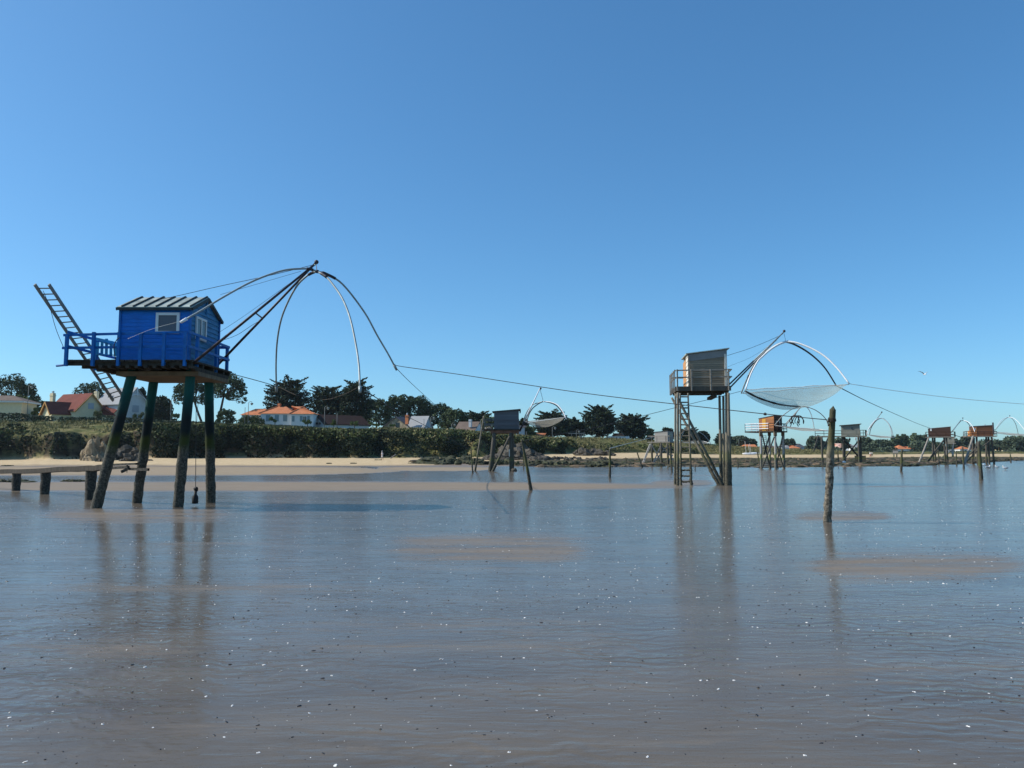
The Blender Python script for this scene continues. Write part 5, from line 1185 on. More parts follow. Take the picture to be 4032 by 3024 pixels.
# ------------------------------------------------------------------ trees
T = tree
T('pine_tree', 30, 216, 1468, 165, 'pine', 'tall dark pine at the left edge behind the flat roofed house')
T('pine_tree', 92, 226, 1506, 100, 'pine', 'lower dark pine between the left edge and the lamp post')
T('shrub', 72, 209, 1548, 80, 'shrub', 'bright green shrub behind the flat roofed house', 'brightleaf', cat='shrub', group='shrubs on the bluff')
T('shrub', 140, 213, 1566, 62, 'shrub', 'dark rounded shrub left of the cream house gable', 'shrubleaf', cat='shrub', group='shrubs on the bluff')
T('shrub', 141, 205, 1604, 52, 'shrub', 'bright leafy bush in front of the dark shrub by the cream house', 'brightleaf', cat='shrub', group='shrubs on the bluff')
T('pine_tree', 345, 245, 1500, 145, 'pine', 'rounded pine rising behind the red roofed cream house')
T('cypress_tree', 548, 222, 1500, 62, 'spiky', 'dark narrow cypress behind the white gabled house', 'cypress')
T('cypress_tree', 628, 198, 1540, 125, 'spiky', 'dark spiky cypress between the left stilts of the blue hut', 'cypress')
T('pine_tree', 742, 203, 1486, 150, 'umbrella', 'leaning pine with open crown behind the right stilts of the blue hut', trunk_px=812, dens=.95)
T('pine_tree', 880, 204, 1463, 175, 'umbrella', 'big spreading pine with bare trunk right of the blue hut', trunk_px=856, dens=1.35)
T('shrub', 885, 196, 1606, 82, 'shrub', 'dark bushy shrub at the foot of the big spreading pine', 'pine', cat='shrub', group='shrubs on the bluff')
T('shrub', 985, 190, 1634, 105, 'shrub', 'low spreading shrub before the left wing of the bungalow', 'shrubleaf', cat='shrub', group='shrubs on the bluff')
T('cypress_tree', 1128, 218, 1472, 262, 'cypress', 'broad dark cypress looming over the orange roofed bungalow', 'cypress', dens=1.5)
T('cypress_tree', 1292, 216, 1500, 215, 'cypress', 'feathery dark cypress in the middle of the cypress group', 'cypress', dens=1.2)
T('cypress_tree', 1395, 212, 1474, 180, 'cypress', 'tallest cypress with a flat topped spire right of the group', 'cypress', dens=1.2)
T('pine_tree', 1480, 240, 1566, 130, 'pine', 'round pine just right of the dark cypress group')
T('pine_tree', 1566, 246, 1550, 120, 'pine', 'high rounded pine with double head above the stone house', dens=1.2)
T('pine_tree', 1640, 250, 1554, 120, 'pine', 'rounded pine right of the double headed pine', dens=1.2)
T('pine_tree', 1722, 250, 1584, 130, 'pine', 'dark pine behind the light slate roof')
T('pine_tree', 1786, 240, 1608, 120, 'pine', 'lower bushy pine left of the brown roofed house')
T('cypress_tree', 1880, 250, 1618, 165, 'cypress', 'wide layered cypress behind the slate grey hut', 'cypress')
T('shrub', 1930, 238, 1632, 90, 'shrub', 'round green tree crown left of the slate grey hut wall', 'shrubleaf', cat='tree')
T('cypress_tree', 2062, 240, 1634, 60, 'spiky', 'dark upright cypress just right of the slate grey hut', 'cypress')
T('shrub', 2085, 236, 1676, 60, 'shrub', 'dark green bush under the net of the slate grey hut', 'shrubleaf', cat='shrub', group='shrubs on the bluff')
T('cypress_tree', 2172, 254, 1612, 180, 'cypress', 'dark cypress behind the grey swagged net', 'cypress', dens=1.2)
T('cypress_tree', 2255, 262, 1640, 130, 'cypress', 'low dark cypress above the timber pergola', 'cypress')
T('cypress_tree', 2360, 272, 1593, 195, 'cypress', 'great layered cypress with a jagged top left of the tall grey hut', 'cypress', dens=1.3)
T('cypress_tree', 2488, 280, 1632, 165, 'cypress', 'flat topped cypress over the white house with orange roof', 'cypress', crown0=.35)
T('shrub', 2545, 285, 1681, 80, 'shrub', 'mid green round tree left of the silver hut', 'shrubleaf', cat='tree')
T('cypress_tree', 2630, 290, 1680, 70, 'cypress', 'small cypress peeping over the silver hut roof', 'cypress')
T('cypress_tree', 2715, 285, 1683, 100, 'cypress', 'dark cypress seen through the ladder of the tall grey hut', 'cypress')
T('cypress_tree', 2768, 288, 1690, 80, 'spiky', 'dark tree right of the ladder of the tall grey hut', 'cypress')
T('cypress_tree', 2850, 330, 1706, 85, 'cypress', 'cypress behind the thick stilts of the tall grey hut', 'cypress')
T('pine_tree', 2912, 345, 1715, 72, 'pine', 'rounded pine left of the orange roofed long house', 'farleaf')
T('pine_tree', 2952, 350, 1727, 62, 'pine', 'low pine directly behind the orange roofed long house', 'farleaf')
far = 'trees far along the shore'
for px, d, top, w, kind, mat, lab in ((3112,400,1727,50,'pine','farleaf','small pine standing above the roofs right of the red hut'),(3090,405,1742,40,'shrub','farleaf','low tree left of the small white cottage'),
    (3212,395,1714,66,'pine','farleaf','pine left of the barnacled post above the long deck'),(3245,400,1735,60,'shrub','farleaf','bushy tree behind the barnacled post'),(3312,405,1722,66,'pine','farleaf','dark pine rising behind the salmon pink house'),
    (3412,400,1721,56,'pine','farleaf','pointed pine right of the olive hut legs'),(3470,395,1730,90,'pine','farleaf','broad dark pine under the net of the olive hut'),(3440,390,1742,70,'shrub','farleaf','rounded tree beneath the thin pale net'),
    (3519,430,1717,22,'poplar','poplarleaf','poplar standing apart at the left of the poplar row'),(3537,432,1712,20,'poplar','poplarleaf','second poplar of the row behind the poplar house'),(3548,436,1717,10,'poplar','poplarleaf','thinnest poplar in the row'),
    (3558,432,1710,18,'poplar','poplarleaf','tallest slim poplar in the middle of the row'),(3567,434,1711,13,'poplar','farleaf','dark slim poplar next to the tallest one'),(3576,432,1716,16,'poplar','poplarleaf','poplar at the right of the slim row'),
    (3604,428,1706,42,'poplar','poplarleaf','wide pale poplar just left of the dark brown hut'),(3634,430,1711,52,'pine','farleaf','dark pine left of the dark brown hut'),(3630,415,1732,110,'shrub','farleaf','broad pale green tree mass beneath the dark brown hut'),
    (3757,440,1726,50,'pine','farleaf','pine right of the small olive boarded hut'),(3808,445,1715,50,'pine','farleaf','dome shaped pine left of the orange hut porch'),(3905,440,1730,110,'pine','farleaf','wide dark pine behind the right legs of the orange hut'),
    (3870,435,1740,80,'shrub','farleaf','low tree behind the middle legs of the orange hut'),(4000,430,1715,100,'pine','farleaf','large dark pine at the right edge'),(4075,430,1722,90,'pine','farleaf','pine cut off by the right edge of the view'),
    (3690,425,1738,70,'shrub','farleaf','rounded tree behind the verticals of the dark brown hut'),(3160,415,1760,70,'shrub','farleaf','low shrub before the slate roofed grey house'),(3275,380,1762,70,'shrub','farleaf','dark bush at the foot of the salmon pink house'),(3390,370,1764,80,'shrub','farleaf','bush mass beside the olive hut legs'),(3490,372,1760,90,'shrub','farleaf','large shrub on the sea wall left of the tiny grey hut')):
    T(kind if kind == 'shrub' else kind + '_tree', px, d, top, w, kind, lab, mat, dens=.75, group=far)
# small clipped trees standing along the hedge
for px, d, top, w, lab in ((388,181,1610,34,'small clipped tree before the cream house door'),(548,181,1625,30,'small round shrub tree before the white gabled house'),(701,182,1626,24,'small clipped tree silhouetted between two blue hut stilts'),(1086,186,1646,27,'small clipped tree before the second shuttered window'),
    (1214,188,1653,27,'small clipped tree before the bungalow front window'),(1317,190,1655,24,'small clipped tree at the annex corner'),(1398,191,1660,28,'small clipped tree right of the annex'),(1552,194,1671,18,'small clipped tree before the stone house'),(1470,194,1664,36,'small pale round tree under the pines'),(2012,206,1700,14,'small clipped tree beneath the slate grey hut')):
    b = TP(px,d); z = ZP(top,d); t = thing('clipped_tree', b, lab, 'tree', 'small clipped trees'); H = z-b.z; w_ = w/FPX*d
    leaves('crown', np.concatenate([shellpts((b.x+random.gauss(0,.28)*w_,b.y+random.gauss(0,.2)*w_,z-H*.27+random.gauss(0,.09)*H),(w_*.27,w_*.27,H*.17),104,.2) for _ in range(5)]), rng.uniform(.10,.22,520), 'brightleaf' if px > 1000 else 'shrubleaf', t)
    MB().tube([b-Vector((0,0,.3)), Vector((b.x+.1,b.y,z-H*.3))], .10, 6).build('trunk', M['bark'], t)
hedge(-260,90,178,178,1627,1628,'long dark hedge at the left edge before the flat roofed house'); hedge(96,217,179,179,1632,1641,'low dark hedge before the chimney of the cream house'); hedge(243,402,180,180,1643,1645,'clipped hedge before the front of the cream house')
hedge(415,470,176,176,1637,1641,'bulky dark hedge at the foot of the leftmost stilt', depth=3); hedge(500,570,176,176,1645,1649,'hedge before the white gabled house', depth=2.5); hedge(598,840,178,181,1653,1664,'flat topped hedge behind the blue hut stilts')
hedge(842,1165,182,186,1666,1677,'long low hedge along the lawn of the bungalow'); hedge(1165,1240,184,186,1677,1682,'short hedge running to the annex'); hedge(1245,1480,191,193,1685,1693,'thin hedge behind the wooden rail fence')
hedge(1480,1700,194,198,1692,1694,'low hedge before the stone house','shrubleaf'); hedge(1700,1905,196,203,1690,1700,'uneven hedge before the brown roofed house','shrubleaf'); hedge(1950,2150,210,216,1709,1722,'green hedge beneath the slate grey hut','brightleaf'); hedge(2330,2540,252,258,1727,1738,'dark low hedge before the white house under the cypresses','cypress')
hedge(2560,2860,275,300,1738,1752,'scrubby hedge behind the tall grey hut stilts','shrubleaf',4); hedge(2870,3060,312,325,1758,1766,'low dark hedge at the top of the dune','farleaf',3); hedge(3060,3420,335,362,1770,1778,'dark hedge running along the sea wall','farleaf',4); hedge(3420,3720,360,400,1776,1777,'ragged hedge along the sea wall under the poplars','farleaf',5); hedge(3720,4120,400,438,1776,1775,'dark hedge at the far right under the villas','farleaf',5)
# far wood behind everything
C = []; S = []
for px in range(2500, 4400, 7):
    d = 470 + 60*random.random(); g = TP(px,d); hgt = (14 + 10*noise.noise(Vector((px*.012,0,0))) + 5*noise.noise(Vector((px*.05,3,0)))) / FPX * d
    m_ = 60; zt = ZP(1772,d) + hgt*.8; C.append(np.stack([g.x+rng.normal(size=m_)*2.2, g.y+rng.normal(size=m_)*3, g.z + (zt-g.z)*rng.random(m_)**.7],1)); S.append(rng.uniform(.5,1.1,m_))
o = leaves('far_wood', np.concatenate(C), np.concatenate(S), 'farleaf', None, 0, .6, TP(3400,500)); tag(o, 'far line of dark trees behind the seaside houses', 'trees', kind='stuff')
# ------------------------------------------------------------------ scrub and grass of the bluff
C = []; S = []; tz = []
N_ = 46000
pxs = rng.uniform(-700, 2760, N_); us = rng.random(N_)
for px, u in zip(pxs, us):
    Db, yb, Dm, ym, Dt, yt = coast(px); rightness = sm((px-2080)/250)
    u2 = u**(.8) ; d = lerp(Db-.4, lerp(Dm+4.5, Dt, .0 if px > 1200 else .12), u2)
    p = TP(px, d); k = noise.noise(Vector((p.x*.11, p.z*.16, 1.3))); k2 = noise.noise(Vector((p.x*.45, p.z*.5, 5)))
    if px < 640 and (p.z > ZP(ym, Dm) - .6 or random.random() < .42): continue
    if noise.noise(Vector((p.x*.16, p.z*.3, 11))) > .30 and p.z < ZP(yt, d) - 1.2: continue
    low = sm((1.3 + .9*k2 + 1.6*k - (p.z-1.0))/1.4)
    if low > random.random()*.85 + .12: continue
    if rightness*.75 > random.random(): continue
    lump = max(0, .5 + 1.5*k)*2.1 + .35*k2
    p += Vector((.25,-.75,.35)) * lump * sm((p.z-1)/2) + Vector((random.gauss(0,.3), random.gauss(0,.3), random.gauss(0,.18)))
    p.z = min(p.z, ZP(yt + 4 - 7*k2 - 8*k, p.y))
    C.append(p); S.append(random.uniform(.20,.42)); tz.append(min(1,max(0, .05 + .10*random.random() + .14*k + .10*k2 + .85*sm((p.z-ZP(yt,p.y)+2.3+k2*1.0+k*1.2)/1.6)*random.random()**.6)))  # tint rises to the bluff top: sunlit tops, shaded face in the colour
C = [np.array([tuple(p) for p in C])]; S = [np.array(S)]; tz = [np.array(tz)]
for i in range(330):
    px = random.uniform(-650, 2240) if i % 4 else random.uniform(560, 1300); Db, yb, Dm, ym, Dt, yt = coast(px)
    if px < 620 and random.random() < .75: continue
    u = random.random()**.6; d = lerp(Db+.3, Dm+3.0, u); g = TP(px, d); zc = ZP(yt + 3 - 5*random.random(), d)
    if g.z < 2.2 and random.random() < .7: continue
    r_ = random.uniform(.9, 2.5)*(1 if px < 1900 else .75); m_ = int(95*r_*r_)
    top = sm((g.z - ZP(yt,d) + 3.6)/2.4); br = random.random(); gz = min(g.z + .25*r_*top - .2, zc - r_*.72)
    C.append(shellpts((g.x, g.y - .5*r_*(1-top), gz), (r_*1.25, r_, r_*.75), m_, .6)); S.append(rng.uniform(.18,.40,m_)); tz.append(np.clip(.04 + .10*br + (.35+.65*br)*top*rng.random(m_), 0, 1))  # bush tops tinted brighter: sun on them put into the leaf colour
C = np.concatenate(C); S = np.concatenate(S); tz = np.concatenate(tz)
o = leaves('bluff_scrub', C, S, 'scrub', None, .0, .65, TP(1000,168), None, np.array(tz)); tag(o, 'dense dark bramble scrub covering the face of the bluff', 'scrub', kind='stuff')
C = []; S = []; Dr = []
for i in range(52000):
    r_ = random.random()
    if r_ < .26: px = random.uniform(-600, 640); Db, yb, Dm, ym, Dt, yt = coast(px); d = lerp(Dm-.5, Dt+4, random.random()); th = .1
    elif r_ < .34: px = random.uniform(640, 1900); Db, yb, Dm, ym, Dt, yt = coast(px); d = lerp(Dm, Dt, .35+.65*random.random()); th = .35
    elif r_ < .50: px = random.uniform(1230, 1950); Db, yb, Dm, ym, Dt, yt = coast(px); d = lerp(Dm-5, Dm+7, random.random()**.7); th = -.05
    else: px = random.uniform(1950, 3420); Db, yb, Dm, ym, Dt, yt = coast(px); d = lerp(Dm-2.5, Dt+3, random.random()); th = .0
    p = TP(px, d)
    if noise.noise(Vector((p.x*.13, p.y*.13, 2))) + .5*noise.noise(Vector((p.x*.5,p.y*.5,0))) < th - .25: continue
    C.append(p + Vector((random.gauss(0,.2),random.gauss(0,.2),random.uniform(0,.35)))); S.append(random.uniform(.22,.5)); Dr.append((random.gauss(.25,.35), random.gauss(0,.35), 1))
o = leaves('dune_grass', C, S, 'drygrass', None, .0, .22, TP(1500,190), Dr); tag(o, 'yellow green dry grass on the top of the bluff and the dunes', 'grass', kind='stuff')
# ------------------------------------------------------------------ lamps, fence, pergola
def lamp(px, d, top, label, kind='globe', bot=None, side=1):
    b = TP(px, d); z = ZP(top, d)
    t = thing('street_lamp', b, label, 'street lamp', 'lamp posts along the bluff path')
    MB().tube([b - Vector((0,0,.3)), Vector((b.x,b.y,z))], [.09,.06], 6).build('pole', M['lampgrey'], t, True)
    if kind == 'globe':
        mb = MB(); mb.tube(cr([Vector((b.x,b.y,z-.1)), Vector((b.x+.35*side,b.y,z+.25)), Vector((b.x+.75*side,b.y,z+.15)), Vector((b.x+.78*side,b.y,z-.05))],3), .05, 5); mb.build('arm', M['lampgrey'], t)
        mb = MB(); c = Vector((b.x+.78*side,b.y,z-.28)); mb.ball(c, (.36,.36,.22), 10, 6); mb.build('lamp_shade', M['lampgrey'], t, True); MB().ball(c-Vector((0,0,.16)), (.24,.24,.2), 8, 5).build('globe', M['lampwhite'], t, True)
    elif kind == 'pole':
        MB().ball(Vector((b.x,b.y,z)), (.09,.09,.12), 6, 4).build('cap', M['lampgrey'], t)
    return t
lamp(114,185,1520,'street lamp on a tall pole left of the cream house'); lamp(677,186,1572,'lamp post standing between the two right stilts of the blue hut'); lamp(981,184,1585,'lamp post with hooded globe before the left wing of the bungalow')
lamp(968,185,1606,'plain post beside the hooded lamp of the bungalow','pole'); lamp(1281,188,1603,'lamp post before the annex with the dark red roof'); lamp(1330,189,1628,'plain short pole right of the annex lamp','pole'); lamp(1671,195,1651,'thin pole before the light slate roof','pole'); lamp(1698,196,1642,'pale lamp post right of the stone house')
lamp(1893,202,1655,'lamp post beside the brown roofed house'); lamp(1780,202,1669,'small lamp post in the hedge left of the brown roofed house'); lamp(2174,216,1682,'lamp post below the grey swagged net'); lamp(2268,226,1695,'lamp post beside the timber pergola'); lamp(2072,214,1700,'short pale pole before the low orange roofs','pole'); lamp(2903,318,1731,'slim pole before the dark pine left of the red hut','pole'); lamp(600,186,1590,'pale pole in front of the dark spiky cypress','pole'); lamp(1548,200,1660,'slender pole left of the stone house','pole')
um = thing('utility_mast', TP(780,196), 'thin utility mast with a cross arm seen between the right stilts', 'mast'); b = TP(780,196)
MB().tube([b, P(783,1540,196)], .05, 5).build('pole', M['lampgrey'], um); MB().beam(P(764,1588,196), P(800,1589,196), .07, .07).build('cross_arm', M['lampgrey'], um)
an = thing('mast', TP(3369,440), 'slender aerial mast above the roofs between the olive hut legs', 'mast'); b = TP(3369,440); MB().tube([b, P(3369,1722,440)], .16, 5).build('pole', M['lampgrey'], an); MB().ball(P(3369,1727,440), (.6,.3,.8), 6, 4).build('head', M['lampwhite'], an)
fe = thing('rail_fence', TP(1330,187.5), 'low wooden rail fence on the bluff edge below the annex', 'fence')
fp = [(1250,1700),(1275,1699),(1299,1700),(1346,1701),(1366,1702),(1375,1702),(1430,1700),(1448,1699)]
for px, py in fp:
    b = TP(px,186.6); MB().tube([b-Vector((0,0,.4)), Vector((b.x,b.y,ZP(py-11,186.6)))], .09, 6).build('post', M['beamwood'], fe)
for off in (8, 3):
    for (a, ya), (c, yc_) in zip(fp, fp[1:]): MB().beam(P(a,ya-off,186.5), P(c,yc_-off,186.5), .07, .10).build('rail', M['greywood'], fe)
pg = thing('pergola', TP(2275,228), 'open timber pergola on the grassy bluff left of the great cypress', 'pergola')
for px in (2250,2269,2282,2289,2299): b = TP(px,228); MB().beam(b-Vector((0,0,.3)), P(px,1707,228), .16, .16).build('post', M['greywood'], pg)
for y, d in ((1707,228),(1706,230.5)): MB().beam(P(2238,y,d), P(2301,y,d), .14, .2).build('beam', M['greywood'], pg)
MB().beam(P(2282,1716,228), P(2299,1716,228), .1, .12).build('rail', M['greywood'], pg); MB().beam(P(2284,1722,228), P(2300,1722,228), .5, .1).build('bench', M['greywood'], pg)
dr = MB().tube([P(1538,1804,169), P(1558,1789,171)], [.16,.10], 7); tag(dr.build('driftwood', M['ladderwood'], None, True, P(1538,1804,169)), 'driftwood pole leaning on the foot of the bluff right of the walker', 'driftwood')
# ------------------------------------------------------------------ rocks
def rockpile(name, label, items, mat='rock', cat='rock outcrop', group=None):
    """one outcrop: lumps (px, py base, d, width px, height px)"""
    mb = MB(); loc = None
    for px, py, d, w, h in items:
        g = TP(px, d) if py is None else P(px, py, d); rx = w/2/FPX*d; rz = h/FPX*d
        loc = loc or g.copy()
        mb.ball(g + Vector((0,0,rz*.15)), (rx, rx*random.uniform(.8,1.2), rz*.95), 14, 9, .42)
    o = mb.build(name, M[mat], None, False, loc); return tag(o, label, cat, group or 'rock outcrops on the beach')
its = [(random.uniform(322,440), lerp(1824,1800,v), lerp(139,145,v), random.uniform(16,40), random.uniform(10,24)) for v in [random.random() for _ in range(26)]]
rockpile('boulder', 'big sandy boulder with a grassy side against the bluff behind the walkway', its + [(352,1822,142,56,66),(376,1816,143,54,74),(402,1814,144,54,56),(335,1820,143,40,44)], 'sandrock')
rockpile('rock_outcrop', 'dark rounded rock mass behind the second stilt of the blue hut', [(480,1812,146,90,44),(520,1814,146,80,40),(455,1815,145,60,34),(545,1815,145,40,24)])
rockpile('rock_outcrop', 'low jagged rocks at the foot of the sandy boulder', [(395,1829,134,36,18),(420,1828,133,40,22),(490,1824,136,44,20),(520,1822,136,50,22),(555,1824,136,40,16),(590,1819,138,26,10)])
rockpile('rock_outcrop', 'flat dark rock slabs on the wet sand by the left walkway posts', [(10,1896,50,34,7),(38,1898,49.5,26,6),(85,1896,50,40,8),(108,1898,49.5,50,4),(60,1887,54,50,3)], 'algrock')
rockpile('rock_outcrop', 'small dark slabs on the wet sand between two walkway posts', [(262,1894,51,34,6),(285,1895,50.5,30,6),(310,1896,50.5,24,7),(330,1894,51,20,4)], 'algrock')
its = [(px + random.uniform(-6,6), lerp(1826,1830,random.random()), random.uniform(120,128), random.uniform(24,58), random.uniform(8,19)*(.45+.55*sm((px-1640)/120))) for px in range(1640, 2010, 17)]
rockpile('rock_outcrop', 'long low ridge of dark shore rocks left of and behind the slate grey hut legs', its + [(1700,1822,128,110,20),(1760,1822,130,90,22),(1840,1822,132,90,24)], 'algrock')
its = []
for i in range(64):
    px = random.uniform(1915, 2150); k = 1 - abs((px-2030)/125)**2; lv = random.random()
    its.append((px, lerp(1816, 1816-46*max(.1,k), lv), lerp(150,161,lv), random.uniform(26,60), random.uniform(7,15)))
rockpile('rock_outcrop', 'humped promontory of layered rock running out from the bluff behind the slate grey hut', its + [(2000,1810,155,110,44),(2060,1812,155,110,42),(2030,1800,160,120,48)])
its = [(px + random.uniform(-6,6), lerp(1826,1833,random.random()), random.uniform(114,124), random.uniform(18,44), random.uniform(6,14)) for px in range(1960, 2400, 16)]
rockpile('rock_outcrop', 'band of weedy green rocks at the water edge right of the slate grey hut', its, 'algrock')
its = [(px + random.uniform(-5,5), lerp(1808,1815,random.random()), random.uniform(150,165), random.uniform(18,40), random.uniform(5,12)) for px in range(2130, 2400, 15)]
rockpile('rock_outcrop', 'brown row of low rocks across the sand left of the silver hut', its)
rockpile('rock_outcrop', 'grey rock heap at the foot of the grassy bluff left of the silver hut', [(2300,1790,186,50,22),(2330,1790,187,50,20),(2360,1792,186,50,18),(2390,1793,186,40,16),(2410,1795,186,30,10),(2275,1788,188,40,16)])
rockpile('rock_outcrop', 'thin flat rocks on the dry sand left of the long rock ridge', [(1636,1817,140,50,5),(1655,1818,139,40,6),(1672,1817,140,40,5)])
rockpile('rock_outcrop', 'dark weedy hump at the edge of the channel left of the dark brown hut', [(3570,1834,126,60,9),(3600,1834,127,50,8),(3550,1835,125,30,5)], 'algrock')
# weedy stones of the rock flat: nobody could count them
mb = MB()
for i in range(5200):
    px = random.uniform(2050, 4300); de, ds = tab(FLAT, px); t = random.random()**1.7; d = lerp(de-1.5, ds+6, t)
    if noise.noise(Vector((px*.02, d*.12, 1))) < -.12 + .15*(px < 2500): continue
    g = TP(px, d); s = random.uniform(.14,.55)*(1.25-.5*t)
    mb.ball(g, (s*random.uniform(1,2.2), s, s*random.uniform(.25,.55)), 6, 4, .4, random.choice((0,0,1,2)))
o = mb.build('rock_flat_stones', [M['algrock'],M['rock'],M['beamwood']], None, False, TP(3200,140)); tag(o, 'field of weedy stones and ledges along the edge of the flat', 'stones', kind='stuff')
# seaweed litter on the sand
for i, (px, py, d, w, lab) in enumerate(((1490,1826,152,26,'clump of seaweed on the sand at the feet of the walker'),(1300,1837,125,14,'tiny strand of weed on the sand left of the walker'),(1400,1836,126,16,'short dark strand of weed nearest the walker on the wet edge'),(45,1830,112,24,'brown seaweed heap on the sand above the left walkway'),(1640,1815,146,34,'flat dark weed patch on the sand right of the driftwood pole'))):
    b = TP(px,d); mb = MB()
    for k in range(9): mb.ball(b + Vector((random.gauss(0,w/FPX*d*.3),random.gauss(0,.4),.04)), (.28,.2,.09), 6, 4, .5)
    tag(mb.build('seaweed', M['algrock'], None, False, b), lab, 'seaweed')
# ------------------------------------------------------------------ boats on the sand
for i, (px, h, lab) in enumerate(((2931,1737,'dinghy with the tallest mast drawn up below the dune'),(2945,1750,'dinghy with the shortest mast in the middle below the dune'),(2950,1746,'dinghy on the right of the boats below the dune'))):
    d = 268 + i*4; b = TP(px,d); t = thing('sailing_dinghy', b, lab, 'boat', 'dinghies on the sand')
    mb = MB(); L = 1.6; pts = [b + Vector((lerp(-L,L,k/8)+ (.2,.3,1.2)[i], 0, .32 + .10*abs(k/4-1)**2)) for k in range(9)]
    mb.tube(pts, [.05,.28,.38,.42,.42,.40,.36,.25,.08], 8); mb.build('hull', M['whitesteel'], t, True)
    MB().tube([b + Vector((0,0,.3)), P(px+2,h,d)], .07, 5).build('mast', M['lampwhite'], t)
pd = P(3324,1822,139); tag(MB().ball(pd + Vector((0,0,.1)), (.32,.25,.26), 8, 6, .25).build('float', M['whitesteel'], None, True, pd), 'white float lying at the foot of the olive grey hut leg', 'float')
# ------------------------------------------------------------------ people
def person(px, d, H, label, shirt, trousers, skinlegs=False, face=1, stride=.32, hat=True):
    b = TP(px, d); t = thing('person', b, label, 'person')
    J = {'pelvis':(0,0,.52),'spine':(0,0,.66),'chest':(0,.0,.78),'neck':(.01*face,0,.86),'head':(.02*face,0,.93),'crown':(.02*face,0,.985),
         'hipL':(0,.055,.50),'kneeL':(.10*face,.055,.28),'ankL':(.10*face,.055,.045),'toeL':(.19*face,.055,.02),'hipR':(0,-.055,.50),'kneeR':(-.05*face,-.055,.28),'ankR':(-.17*face,-.055,.06),'toeR':(-.10*face,-.055,.02),
         'shL':(0,.115,.81),'elL':(-.07*face,.14,.64),'haL':(-.01*face,.13,.48),'shR':(0,-.115,.81),'elR':(.06*face,-.14,.65),'haR':(.14*face,-.12,.52)}
    E = [('pelvis','spine'),('spine','chest'),('chest','neck'),('neck','head'),('head','crown'),('pelvis','hipL'),('hipL','kneeL'),('kneeL','ankL'),('ankL','toeL'),('pelvis','hipR'),('hipR','kneeR'),('kneeR','ankR'),('ankR','toeR'),('chest','shL'),('shL','elL'),('elL','haL'),('chest','shR'),('shR','elR'),('elR','haR')]
    rad = {'pelvis':.075,'spine':.07,'chest':.085,'neck':.032,'head':.058,'crown':.04,'hip':.055,'knee':.036,'ank':.024,'toe':.02,'sh':.04,'el':.025,'ha':.02}
    keys = list(J); me = bpy.data.meshes.new('body'); me.from_pydata([tuple(c*H for c in J[k]) for k in keys], [(keys.index(a),keys.index(c)) for a, c in E], [])
    o = link_mesh('body', me, t, M['skin']); me.skin_vertices or None
    m_ = o.modifiers.new('skin','SKIN'); m_.use_smooth_shade = True
    for k, v in zip(keys, me.skin_vertices[0].data): r = rad.get(k, rad.get(k[:-1], .03))*H; v.radius = (r, r)
    me.skin_vertices[0].data[0].use_root = True
    s = o.modifiers.new('sub','SUBSURF'); s.levels = 1; s.render_levels = 1
    W = lambda k: b + Vector(J[k])*H
    mb = MB(); mb.tube([W('pelvis')+Vector((0,0,-.03*H)), W('spine'), W('chest'), W('chest')+Vector((0,0,.055*H))], [.088*H,.085*H,.105*H,.06*H], 10); 
    for s_ in 'LR': mb.tube([W('sh'+s_), W('sh'+s_).lerp(W('el'+s_),.95)], [.052*H,.04*H], 8)
    mb.build('shirt', M[shirt], t, True)
    mb = MB()
    for s_ in 'LR': mb.tube([W('pelvis'), W('hip'+s_), W('knee'+s_)] + ([] if skinlegs else [W('ank'+s_)]), [.075*H,.068*H,.05*H] + ([] if skinlegs else [.036*H]), 8)
    mb.build('trousers', M[trousers], t, True)
    MB().ball(W('head')+Vector((-.012*face*H,0,.022*H)), (.062*H,.058*H,.055*H), 9, 6).build('hair', M['cloth_dark'], t, True)
    if hat:
        c = W('crown'); mb = MB(); mb.tube([c-Vector((0,0,.012*H)), c], [.10*H,.095*H], 12); mb.tube([c-Vector((0,0,.01*H)), c+Vector((0,0,.045*H))], [.062*H,.05*H], 10); mb.build('hat', M['cloth_white'], t, True)
    return t
person(1509,154,1.72,'walker in pale hat and white top on the sand below the bluff','cloth_white','cloth_white',True,-1)
person(3415,262,1.7,'left of two distant people in white tops on the far sand','cloth_white','cloth_red',False,1,hat=False); person(3422,262,1.72,'right of two distant people in white tops on the far sand','cloth_white','cloth_dark',False,-1,hat=False)
